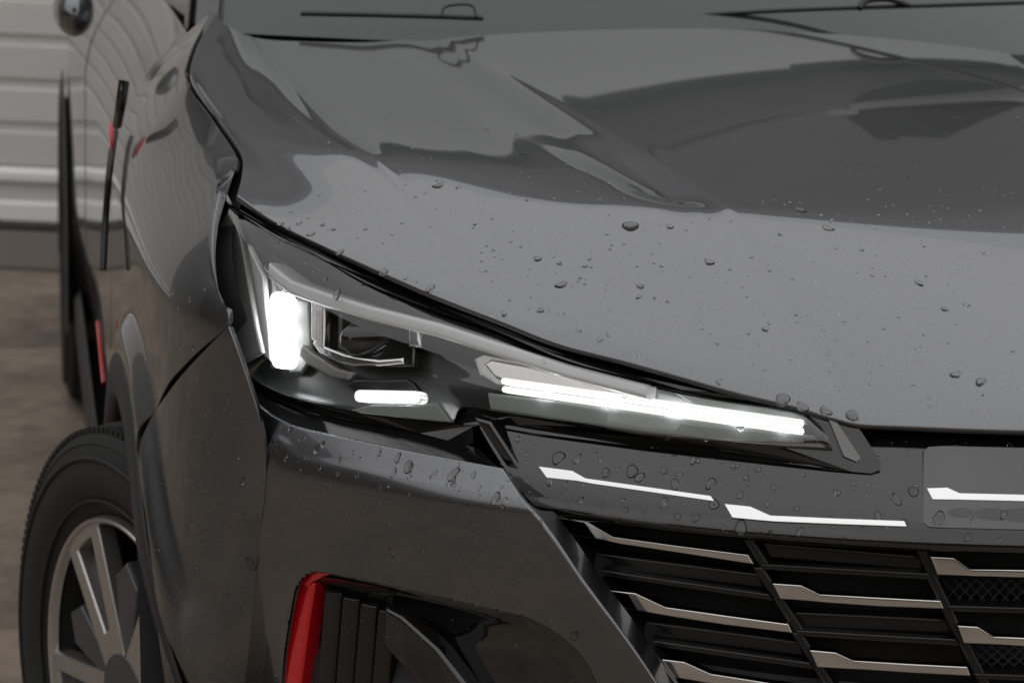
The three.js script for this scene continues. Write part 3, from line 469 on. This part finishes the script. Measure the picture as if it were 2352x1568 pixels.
// ---------------------------------------------------------------- grille
const gr = new THREE.Group(); gr.name = 'grille'; car.add(gr);
const z7 = (a, b) => [(2000 + a / 1.1221) * 0.57422, (1750 + b / 1.1221) * 0.57422];
{
  const NB = 150, cb = []; for (let i = 0; i <= NB; i++) cb.push(i / NB);
  const R = (pts, g) => { const y = yOf(pts, true), x0 = pts[0][0], x1 = pts[pts.length - 1][0]; return cb.map((c) => { const x = lerp(x0, x1, c); return on(x, y(x), g); }); };
  const rails = [
    R([[1090, 958], [1300, 985], [1600, 1005], [1900, 1012], [2100, 1000], [2420, 1006], [2800, 1016]], GP(-0.004)),
    R([[1130, 1030], [1400, 1075], [1700, 1110], [2000, 1120], [2420, 1130], [2798, 1140]], GP(0.002)),
    R([[1200, 1130], [1300, 1150], [1700, 1190], [2100, 1222], [2420, 1235], [2796, 1246]], GP(0)),
    R([[1232, 1168], [1400, 1195], [1711, 1230], [2121, 1256], [2420, 1266], [2795, 1277]], GP(-0.006)),
    R([[1238, 1180], [1400, 1206], [1711, 1240], [2121, 1266], [2420, 1276], [2795, 1287]], GP(-0.03)),
  ];
  const g = across(rails, 60, []);
  part('upper_panel', sheet(g, { depth: 0.02, edges: 'NEW', wet: 'panel' }), M.gloss, gr, 'gloss black panel above the slats');
  // inlays in the upper panel
  const inl = [
    [[[175, 130], [325, 150], [385, 183], [660, 222], [945, 262]], [[210, 178], [345, 192], [420, 206], [680, 243], [960, 283]]],
    [[[1010, 298], [1125, 310], [1215, 350], [1500, 363], [1815, 375]], [[1045, 357], [1160, 368], [1230, 374], [1520, 386], [1825, 397]]],
    [[[1920, 228], [2010, 225], [2065, 250], [2352, 257], [2900, 272]], [[1945, 275], [2030, 276], [2080, 277], [2352, 283], [2900, 298]]],
  ];
  for (const [u, l] of inl) part('inlay', strip(u.map((p) => z7(...p)), l.map((p) => z7(...p)), GP(0.0045), 26, 0.006, 3, 0.0005), M.bright, gr, 'bright metal inlay that mirrors the sky');
  part('sensor_cover', strip([z7(1905, 60), z7(1925, 42), z7(2000, 38), z7(2940, 60)], [z7(1905, 380), z7(1925, 398), z7(2000, 402), z7(2940, 425)], GP(0.003), 20, 0.004, 6, 0.001), phy(lin(0.02), { roughness: 0.06, ior: 1.88 }), gr, 'flat sensor cover set in the panel');
  // cavity and edge frame
  const cav = []; for (let i = 0; i <= 40; i++) { const row = []; for (let j = 0; j <= 12; j++) { const y = lerp(1190, 1800, j / 12), x = lerp(1262 + (y - 1180) * 0.76, 2800, i / 40); row.push(on(x, y, GG(-0.06))); } cav.push(row); }
  part('backing', sheet(cav), M.black, gr);
  part('edge_frame', strip([[1100, 968], [1196, 1112], [1240, 1180], [1395, 1395], [1535, 1580], [1640, 1700]], [[1122, 974], [1212, 1112], [1262, 1182], [1412, 1390], [1556, 1580], [1664, 1700]], GG(0.012), 30, 0.05, 4, 0.004), M.gloss, gr, 'gloss black frame along the grille side');
  const slat = (u, l) => part('slat', strip(u.map((p) => z7(...p)), l.map((p) => z7(...p)), GG(0.006), 26, 0.012, 3, 0.0015), M.chrome, gr);
  const shelf = (u, l) => part('fin', strip(u.map((p) => z7(...p)), l.map((p) => z7(...p)), GG(-0.004), 16, 0.05, 2, 0.002), M.glossRough, gr);
  slat([[232, 357], [395, 383], [510, 448], [800, 490], [1110, 530]], [[275, 425], [430, 450], [545, 475], [820, 515], [1130, 562]]);
  slat([[470, 688], [610, 703], [745, 765], [1000, 803], [1290, 842]], [[515, 755], [660, 780], [775, 800], [1010, 834], [1303, 870]]);
  slat([[690, 995], [830, 1012], [950, 1065], [1200, 1105], [1500, 1145]], [[735, 1065], [880, 1088], [980, 1105], [1220, 1140], [1515, 1180]]);
  slat([[1232, 660], [1355, 668], [1440, 708], [1700, 724], [1975, 738]], [[1262, 718], [1390, 728], [1465, 736], [1710, 752], [1985, 762]]);
  slat([[1400, 960], [1510, 970], [1590, 1005], [1840, 1022], [2095, 1035]], [[1430, 1025], [1545, 1032], [1620, 1036], [1850, 1050], [2105, 1063]]);
  slat([[1942, 540], [2040, 545], [2115, 595], [2352, 600], [2900, 618]], [[1970, 610], [2075, 614], [2140, 618], [2352, 622], [2900, 640]]);
  slat([[2065, 850], [2150, 855], [2220, 898], [2352, 905], [2900, 925]], [[2090, 917], [2180, 921], [2240, 924], [2352, 930], [2900, 950]]);
  for (const [a, b, c, d] of [[400, 592, 1205, 709], [1180, 573, 1925, 616], [625, 907, 1390, 1017], [1340, 871, 2045, 912], [2020, 760, 2900, 785], [2140, 1065, 2900, 1090], [480, 1210, 1100, 1300]]) shelf([[a, b], [(a + c) / 2, (b + d) / 2 + 1], [c, d]], [[a + 8, b + 13], [(a + c) / 2 + 6, (b + d) / 2 + 15], [c + 8, d + 15]]);
  // sloping black dividers and the slab fins between slats
  for (const [a, b, c, d] of [[1100, 455, 1180, 582], [1150, 590, 1340, 880], [1325, 885, 1480, 1130], [1880, 500, 1935, 620], [1925, 620, 2040, 860], [2040, 860, 2180, 1130]]) part('divider', strip([z7(a, b), z7(c, d)], [z7(a + 24, b), z7(c + 24, d)], GG(-0.006), 8, 0.04, 3, 0.003), M.seal, gr);
  for (const [a, b, c, d] of [[385, 520, 1160, 620], [1190, 480, 1890, 540], [560, 820, 1340, 925], [1310, 790, 2010, 825], [760, 1120, 1400, 1210]]) part('fin', strip([z7(a, b), z7(c, d)], [z7(a + 26, b + 52), z7(c + 14, d + 46)], GG(-0.02), 12, 0.02, 3, 0.003), M.glossRough, gr);
  // wire mesh behind the middle slats
  for (const [xa, xb, ya, yb, ox, n] of [[1985, 2860, 635, 745, 30, 17], [2105, 2860, 935, 1025, 20, 15]]) for (let k = 0; k < n; k++) for (const s of [0, 1]) {
    const xs = xa + (xb - xa) * k / n, pts = []; for (let q = 0; q <= 4; q++) { const t = q / 4; pts.push(on(...z7(xs + (s ? 1 - t : t) * 105, lerp(ya, yb, t)), GG(-0.03))); }
    part('mesh_wire', tube(pts, 0.0008, 8, 5), M.trim, gr);
  }
}
// ---------------------------------------------------------------- wheels
function makeWheel(parent, pos, steer, R = 0.36) {
  const w = new THREE.Group(); w.name = 'wheel'; w.position.copy(pos); w.rotation.y = steer; parent.add(w);   // local -x is the outer face
  const tw = 0.225, prof = []; const P = (r, x) => prof.push(new THREE.Vector2(r, x));
  P(0.236, -0.085); P(0.25, -0.1); P(0.285, -0.1135); P(0.318, -0.112); P(0.338, -0.103); P(0.35, -0.092); P(0.3575, -0.075); P(0.36, -0.045); P(0.36, 0.045); P(0.3575, 0.075); P(0.345, 0.1); P(0.29, 0.113); P(0.236, 0.085);
  const lat = (pf, seg = 96) => { const g = new THREE.LatheGeometry(pf, seg); g.rotateZ(Math.PI / 2); g.scale(-1, 1, 1); const ix = g.index.array; for (let i = 0; i < ix.length; i += 3) { const t = ix[i]; ix[i] = ix[i + 1]; ix[i + 1] = t; } g.computeVertexNormals(); return g; };
  const sm = new THREE.SplineCurve(prof).getPoints(60);
  const tyre = part('tyre', lat(sm.map((p) => new THREE.Vector2(p.x, -p.y)).map((p) => new THREE.Vector2(p.x, p.y))), M.rubber, w, 'black road tyre');
  const rib = []; for (let k = 0; k < 150; k++) { const a = k / 150 * Math.PI * 2; const b = new THREE.BoxGeometry(0.04, 0.006, 0.009); b.translate(-0.078, 0.3545, 0); b.rotateX(a); rib.push(b); }
  const tread = part('tread_blocks', mergeGeometries(rib), M.rubber, tyre); tread.userData.kind = 'stuff';
  for (const [r, x, q] of [[0.318, -0.1118, 0.003], [0.337, -0.1035, 0.002], [0.262, -0.1055, 0.0025]]) part('sidewall_rib', new THREE.TorusGeometry(r, q, 8, 96).rotateY(Math.PI / 2).translate(x, 0, 0), M.rubber, tyre);
  const rl = (pts) => lat(new THREE.SplineCurve(pts.map((p) => new THREE.Vector2(p[0], -p[1]))).getPoints(30));
  return { w, lat, rl };
}
function dress(w, rl, spin) {
  const rim = part('rim', rl([[0.229, 0.092], [0.234, 0.103], [0.239, 0.103], [0.242, 0.092]]), M.alloy, w, 'machined alloy rim edge');
  part('barrel', rl([[0.233, 0.09], [0.222, 0.05], [0.215, -0.05], [0.225, -0.09]]), M.black, w);
  const back = new THREE.CylinderGeometry(0.22, 0.22, 0.01, 40); back.rotateZ(Math.PI / 2); back.translate(0.03, 0, 0); part('brake_disc', back, M.black, w);
  // five forked spokes: a U of polished edges round a dark groove
  for (let k = 0; k < 5; k++) {
    const a = spin + k / 5 * Math.PI * 2, sh = new THREE.Shape();
    sh.moveTo(-0.03, 0.05); sh.lineTo(-0.052, 0.222); sh.quadraticCurveTo(-0.053, 0.232, -0.042, 0.232); sh.lineTo(0.042, 0.232); sh.quadraticCurveTo(0.053, 0.232, 0.052, 0.222); sh.lineTo(0.03, 0.05); sh.closePath();
    const h = new THREE.Path(); h.moveTo(-0.012, 0.09); h.lineTo(0.012, 0.09); h.lineTo(0.032, 0.215); h.quadraticCurveTo(0.032, 0.219, 0.028, 0.219); h.lineTo(-0.028, 0.219); h.quadraticCurveTo(-0.032, 0.219, -0.032, 0.215); h.closePath(); sh.holes.push(h);
    const g = new THREE.ExtrudeGeometry(sh, { depth: 0.02, bevelEnabled: true, bevelSize: 0.003, bevelThickness: 0.004, bevelSegments: 2, curveSegments: 6 });
    g.rotateY(-Math.PI / 2); g.translate(-0.075, 0, 0); g.rotateX(a);
    const s = part('spoke', g, M.alloy, w);
    const gr2 = new THREE.BoxGeometry(0.008, 0.14, 0.05); gr2.translate(-0.072, 0.15, 0); gr2.rotateX(a); part('spoke_groove', gr2, M.alloyDark, s);
    const wd = new THREE.Shape(); wd.moveTo(-0.012, 0.06); wd.lineTo(-0.03, 0.16); wd.lineTo(0, 0.185); wd.lineTo(0.03, 0.16); wd.lineTo(0.012, 0.06); wd.closePath();
    const wg = new THREE.ExtrudeGeometry(wd, { depth: 0.02, bevelEnabled: true, bevelSize: 0.003, bevelThickness: 0.006, bevelSegments: 2 }); wg.rotateY(-Math.PI / 2); wg.translate(-0.07, 0, 0); wg.rotateX(a + Math.PI / 5); part('blade', wg, M.alloyDark, w);
  }
  const hub = new THREE.CylinderGeometry(0.06, 0.065, 0.03, 32); hub.rotateZ(Math.PI / 2); hub.translate(-0.085, 0, 0); part('hub_cap', hub, M.alloyDark, w);
}
{
  const a = makeWheel(car, V(-0.86, 0.354, -0.92), 22 * D2R); a.w.userData.label = 'steered front wheel with forked alloy spokes'; dress(a.w, a.rl, 0.62);
  const b = makeWheel(car, V(-0.862, 0.36, -3.55), 0); b.w.userData.label = 'rear wheel, out of focus'; dress(b.w, b.rl, 0.2);
}

// ---------------------------------------------------------------- windscreen, cowl, wipers, roof
{
  const nX = 40, base = (x, o = 0) => V(x, 1.150 - 0.004 * (x / 0.8) ** 2 + o, -1.425 - 0.14 * (x / 0.8) ** 2), topp = (x) => V(x * 0.82, 1.74 - 0.05 * (x / 0.8) ** 2, -2.42 - 0.1 * (x / 0.8) ** 2);
  const ws = [], roof = [], cowl = []; for (let i = 0; i <= nX; i++) { const x = lerp(-0.78, 0.78, i / nX), row = [], r2 = [], t = topp(x), b = base(x); for (let j = 0; j <= 16; j++) { const v = j / 16; row.push(b.clone().lerp(t, v).add(V(0, 0.06 * 4 * v * (1 - v) * 0.5, 0.02 * v * (1 - v)))); } ws.push(row); for (let j = 0; j <= 10; j++) { const v = j / 10; r2.push(V(t.x, t.y + 0.06 * Math.sin(Math.PI * Math.min(v * 0.8 + 0.02, 1)) , lerp(t.z, -4.1, v))); } roof.push(r2);
    cowl.push([b.clone().add(V(0, -0.10, 0.06)), b.clone().add(V(0, -0.07, 0.03)), b.clone().add(V(0, -0.04, 0.006)), b.clone().add(V(0, -0.012, -0.012))]); }
  part('windscreen', sheet(ws, { out: V(0, 1, 1) }), M.glass, car, 'dark windscreen glass');
  part('roof', sheet(roof, { out: V(0, 1, 0) }), M.paint, car);
  part('cowl', sheet(cowl, { out: V(0, 1, 0) }), M.trim, car, 'black plastic cowl under the wipers');
  for (const s of [-1, 1]) { const e = s < 0 ? ws[0] : ws[nX]; part('windscreen_pillar', tube(e.map((p) => p.clone().add(V(s * 0.02, -0.01, -0.01))), 0.032, 20, 8), M.gloss, car);
    const sg = e.filter((_, j) => j % 4 === 0).map((p) => p.clone().add(V(s * 0.03, 0, -0.03))); const tp = sg[4], rows = []; for (let k = 0; k <= 10; k++) { const t = k / 10; rows.push([V(lerp(sg[0].x, s * 0.86, Math.min(1, t * 3)), 1.15, lerp(-1.62, -4.1, t)), V(lerp(sg[0].x + s * 0.0, s * 0.66, Math.min(1, t * 3)), Math.min(tp.y, 1.16 + t * 2.2), lerp(-1.64, -3.9, t))]); }
    part('side_window', sheet(rows, { out: V(s, 0, 0) }), M.glass, car); }
  const wp = (px, py, z) => at(px, py, 'z', z);
  const w1 = part('wiper', tube([wp(690, 31, -1.5), wp(850, 34, -1.48), wp(1000, 38, -1.47), wp(1110, 42, -1.46)], 0.0038, 30, 6), M.seal, car, 'black wiper blade lying along the bonnet edge');
  part('wiper_arm', tube([wp(1015, 38, -1.46), wp(1020, 18, -1.47), wp(1060, 10, -1.47), wp(1085, 14, -1.47), wp(1095, 40, -1.455)], 0.0022, 24, 6), M.seal, w1);
  const w2 = part('wiper', tube([wp(1560, 38, -1.5), wp(1800, 24, -1.49), wp(2090, 14, -1.47), wp(2420, 4, -1.47)], 0.0038, 30, 6), M.seal, car, 'black wiper blade further along the screen');
  part('wiper_arm', tube([wp(1975, 20, -1.46), wp(1985, 5, -1.47), wp(2040, -2, -1.47), wp(2092, 14, -1.46)], 0.005, 24, 6), M.seal, w2);
  part('side_mirror', new THREE.SphereGeometry(1, 24, 16).scale(0.13, 0.09, 0.1).translate(-1.03, 1.32, -1.75), M.gloss, car, 'black door mirror');
}

// the other half of the nose, which the picture cuts off
for (const o of [head, bump, gr, car.children.find((c) => c.name === 'front_wing')]) { const c = o.clone(); c.scale.x = -1; [...c.children].filter((q) => q.isLight).forEach((q) => c.remove(q)); car.add(c); }

// ---------------------------------------------------------------- water drops
const water = phy(lin(1), { transmission: 1, thickness: 0.01, roughness: 0, ior: 1.33, attenuationColor: lin(0.6), attenuationDistance: 0.0035 });
const bins = {};                                                // pixel buckets of the wet surfaces, to find the spot a drop sits on
grids.forEach(({ g, N, wet }) => { const B = bins[wet] = new Map(); for (let i = 0; i < g.length; i++) for (let j = 0; j < g[0].length; j++) { const q = pix(g[i][j]), k = Math.round(q[0] / 16) + ',' + Math.round(q[1] / 16); if (!B.has(k)) B.set(k, []); B.get(k).push([q[0], q[1], g[i][j], N[i][j]]); } });
function spot(wet, x, y) { let best = null, bd = 400; const B = bins[wet], a = Math.round(x / 16), b = Math.round(y / 16); for (let i = -1; i <= 1; i++) for (let j = -1; j <= 1; j++) for (const e of B.get((a + i) + ',' + (b + j)) ?? []) { const d = (e[0] - x) ** 2 + (e[1] - y) ** 2; if (d < bd) { bd = d; best = e; } } return best; }
function dropGeo(rand, w, l, h) {                               // a lens-shaped bead with an uneven outline, flat side down, long axis along z
  const nr = 5, na = 14, pos = [0, h, 0], idx = [], ph = rand() * 6, amp = 0.12 + 0.2 * rand();
  for (let r = 1; r <= nr; r++) for (let a = 0; a < na; a++) { const t = r / nr, an = a / na * Math.PI * 2, k = 1 + amp * t * (Math.sin(2 * an + ph) * 0.6 + Math.sin(3 * an + ph * 2.3) * 0.5); pos.push(Math.cos(an) * w * t * k, r === nr ? -0.0004 : h * Math.sqrt(1 - t * t * 0.96), Math.sin(an) * l * t * k); }
  for (let a = 0; a < na; a++) idx.push(0, 1 + (a + 1) % na, 1 + a);
  for (let r = 1; r < nr; r++) for (let a = 0; a < na; a++) { const p = 1 + (r - 1) * na + a, q = 1 + (r - 1) * na + (a + 1) % na; idx.push(p, q, p + na, q, q + na, p + na); }
  const c = pos.length / 3; pos.push(0, -0.0004, 0); const b = 1 + (nr - 1) * na; for (let a = 0; a < na; a++) idx.push(c, b + a, b + (a + 1) % na);
  const g = new THREE.BufferGeometry(); g.setAttribute('position', new THREE.Float32BufferAttribute(pos, 3)); g.setIndex(idx); g.computeVertexNormals(); return g;
}
const dr = rng(77), shapes = []; for (let k = 0; k < 24; k++) shapes.push(dropGeo(dr, 1, 1, 1));
const placeOn = (wet, x, y, size, asp) => { const e = spot(wet, x, y); if (!e) return null; const n = e[3].clone().normalize(), down = V(0, -1, 0); down.addScaledVector(n, -down.dot(n)); if (down.lengthSq() < 1e-6) down.set(0, 0, 1); down.normalize().applyAxisAngle(n, (dr() - 0.5) * 1.4); const sx = down.clone().cross(n).normalize().negate(); const m = new THREE.Matrix4().makeBasis(sx.clone().multiplyScalar(size), n.clone().multiplyScalar(size * 0.24), sx.clone().cross(n).multiplyScalar(size * asp)); m.setPosition(e[2]); return m; };
const GRP = { hood: ['clear rain drop beaded on the grey bonnet', 'rain drops on the bonnet'], bumper: ['clear rain drop on the painted bumper below the headlight', 'rain drops on the bumper'], panel: ['dark rain drop on the gloss black panel above the grille', 'rain drops on the gloss panel'], wing: ['small rain drop on the front wing side', 'rain drops on the wing'], corner: ['small rain drop on the bumper corner beside the wheel', 'rain drops on the bumper corner'], lens: ['clear rain drop on the headlight glass', 'rain drops on the headlight glass'] };
let nDrop = 0;
function drop(wet, x, y, s, asp = 1.2) { const m = placeOn(wet, x, y, s, asp); if (!m) return; const o = new THREE.Mesh(shapes[Math.floor(dr() * shapes.length)], water); o.name = numbered('water_drop'); o.userData = { label: GRP[wet][0], category: 'water drop', group: GRP[wet][1] }; o.matrixAutoUpdate = true; m.decompose(o.position, o.quaternion, o.scale); o.castShadow = o.receiveShadow = true; scene.add(o); nDrop++; }
const small = [];
function spray(wet, x, y, s) { const m = placeOn(wet, x, y, s, 1 + dr() * 0.5); if (m) small.push(shapes[Math.floor(dr() * shapes.length)].clone().applyMatrix4(m)); }
const K = 0.00044;
// those told apart in the photograph: [x, y, length in picture pixels]
for (const [x, y, s] of [[1205, 352, 18], [888, 331, 18], [1008, 428, 24], [1055, 430, 14], [1378, 460, 12], [1450, 522, 40], [1540, 523, 18], [1396, 537, 10], [1235, 593, 20], [1283, 603, 14], [1345, 611, 14], [1345, 640, 7], [1290, 656, 26], [1472, 660, 18], [1466, 680, 14], [1500, 684, 9], [1520, 610, 10], [1590, 636, 10], [1632, 604, 22], [1243, 713, 16], [1290, 718, 12], [1155, 722, 13], [1328, 757, 12], [1378, 779, 14], [1760, 758, 20], [1742, 790, 9], [2114, 649, 20], [2220, 700, 16], [2173, 709, 18], [2196, 861, 22], [2255, 879, 24], [1842, 482, 26], [1902, 523, 26], [1750, 463, 14], [1912, 503, 12], [1918, 569, 10], [1976, 575, 12], [1448, 290, 12], [1540, 345, 10], [1925, 372, 14], [2085, 408, 14], [2010, 380, 8], [1565, 465, 18], [1508, 440, 16], [1395, 420, 9], [1212, 460, 12], [1180, 420, 9], [1092, 517, 12], [1650, 878, 16], [1795, 918, 34], [1845, 935, 24], [1895, 944, 26], [1960, 955, 30], [710, 538, 20], [688, 512, 12], [705, 500, 9], [740, 516, 14], [780, 580, 20], [765, 527, 12], [820, 545, 10], [840, 525, 11], [880, 560, 8], [662, 527, 14], [600, 490, 10], [645, 520, 16], [880, 631, 22], [930, 640, 12], [985, 665, 20], [1170, 770, 14], [1822, 640, 9], [2065, 728, 8], [2130, 915, 10], [2260, 583, 12], [2110, 385, 8], [1130, 500, 9], [900, 540, 8], [1060, 660, 8], [1170, 690, 8]]) drop('hood', x, y, s * K * 0.5, 1 + 0.5 * dr());
for (const [x, y, s] of [[622, 1016, 14], [667, 983, 18], [742, 1020, 18], [725, 1031, 20], [810, 1040, 10], [870, 1041, 16], [913, 1052, 20], [938, 1074, 30], [905, 1085, 18], [940, 1095, 14], [1000, 1085, 12], [1040, 1090, 26], [1038, 1106, 18], [984, 1098, 12], [1140, 1145, 24], [1160, 1148, 14], [1087, 1090, 14], [1100, 1120, 12], [780, 1055, 12], [700, 1050, 8], [660, 1046, 9], [820, 1090, 12], [735, 1072, 12], [897, 1270, 16], [942, 1197, 10], [1100, 1140, 10], [1320, 1458, 18], [1345, 1500, 12], [1245, 1200, 12]]) drop('bumper', x, y, s * K * 0.44, 1.1 + 0.7 * dr());
for (const [x, y, s] of [[1188, 1006, 16], [1280, 1056, 30], [1327, 1055, 20], [1211, 1041, 12], [1259, 1104, 20], [1365, 1033, 12], [1391, 1084, 22], [1415, 1079, 12], [1448, 1082, 30], [1471, 1095, 24], [1376, 1056, 10], [1530, 1082, 16], [1560, 1090, 18], [1555, 1112, 22], [1590, 1057, 18], [1606, 1055, 12], [1630, 1110, 24], [1715, 1095, 14], [1740, 1080, 16], [1850, 1090, 12], [1780, 1120, 14], [1525, 1150, 18], [1640, 1155, 26], [1560, 1185, 18], [1600, 1190, 22], [1440, 1170, 16], [1430, 1145, 14], [1480, 1175, 12], [1700, 1140, 16], [1760, 1160, 12], [1830, 1165, 14], [1920, 1130, 16], [1960, 1112, 12], [2095, 1132, 26], [2062, 1150, 22], [2020, 1185, 18], [2075, 1205, 22], [2155, 1190, 30], [2230, 1200, 16], [2250, 1160, 10], [2310, 1180, 18], [2200, 1020, 24], [2320, 1025, 18], [2180, 1075, 22], [2245, 1085, 20], [2265, 1110, 12], [2330, 1100, 20], [1980, 1205, 16], [1900, 1190, 12], [1840, 1220, 16], [1700, 1215, 30], [1770, 1225, 16], [1940, 1240, 16], [2010, 1250, 12], [2220, 1235, 16], [2300, 1240, 12], [1330, 1150, 16], [1380, 1165, 12], [1420, 1195, 16], [1300, 1110, 14], [1480, 1110, 12], [1680, 1070, 12]]) drop('panel', x, y, s * K * 0.42, 1 + 0.6 * dr());
for (const [x, y, s] of [[310, 570, 10], [340, 525, 7], [397, 675, 10], [408, 708, 8], [440, 800, 10], [430, 690, 12], [395, 795, 10], [415, 800, 8], [470, 660, 7], [300, 560, 8], [345, 290, 7], [302, 210, 7]]) drop('wing', x, y, s * K * 0.6, 1.4);
for (const [x, y, s] of [[374, 1110, 10], [552, 1110, 12], [575, 1295, 20], [520, 1362, 10], [555, 1400, 8], [440, 1200, 7], [425, 1100, 7], [470, 1020, 8], [500, 980, 8], [545, 1050, 8], [430, 900, 10], [560, 1180, 9], [450, 870, 7], [500, 1250, 6]]) drop('corner', x, y, s * K * 0.6, 1.5);
for (const [x, y, s] of [[770, 676, 24], [835, 650, 16], [680, 618, 10], [700, 600, 9], [640, 560, 10], [720, 620, 10], [745, 640, 12], [1250, 830, 12], [1440, 910, 10], [1700, 985, 14], [1620, 1010, 10], [1530, 1005, 14]]) drop('lens', x, y, s * K * 0.5, 1.1);
for (let k = 0; k < 70; k++) { const x = 640 + dr() * 1700, y = 270 + dr() * 620; drop('hood', x, y, (5 + dr() * 6) * K * 0.5, 1 + 0.6 * dr()); }
for (let k = 0; k < 1300; k++) { const q = dr(); if (q < 0.55) spray('hood', 620 + dr() * 1730, 260 + dr() * 680, (2.5 + dr() * dr() * 6) * K * 0.65); else if (q < 0.75) spray('bumper', 600 + dr() * 900, 990 + dr() * dr() * 560, (2.5 + dr() * dr() * 6) * K * 0.65); else if (q < 0.9) spray('panel', 1150 + dr() * 1200, 1010 + dr() * 230, (3 + dr() * 4) * K * 0.6); else spray('corner', 350 + dr() * 240, 850 + dr() * 700, (2 + dr() * 2) * K * 0.6); }
{ const o = new THREE.Mesh(mergeGeometries(small), water); o.name = 'fine_spray'; o.userData = { kind: 'stuff', label: 'fine rain spots scattered over the paint', category: 'water spots' }; o.castShadow = o.receiveShadow = true; scene.add(o); }
renderer.render(scene, camera);
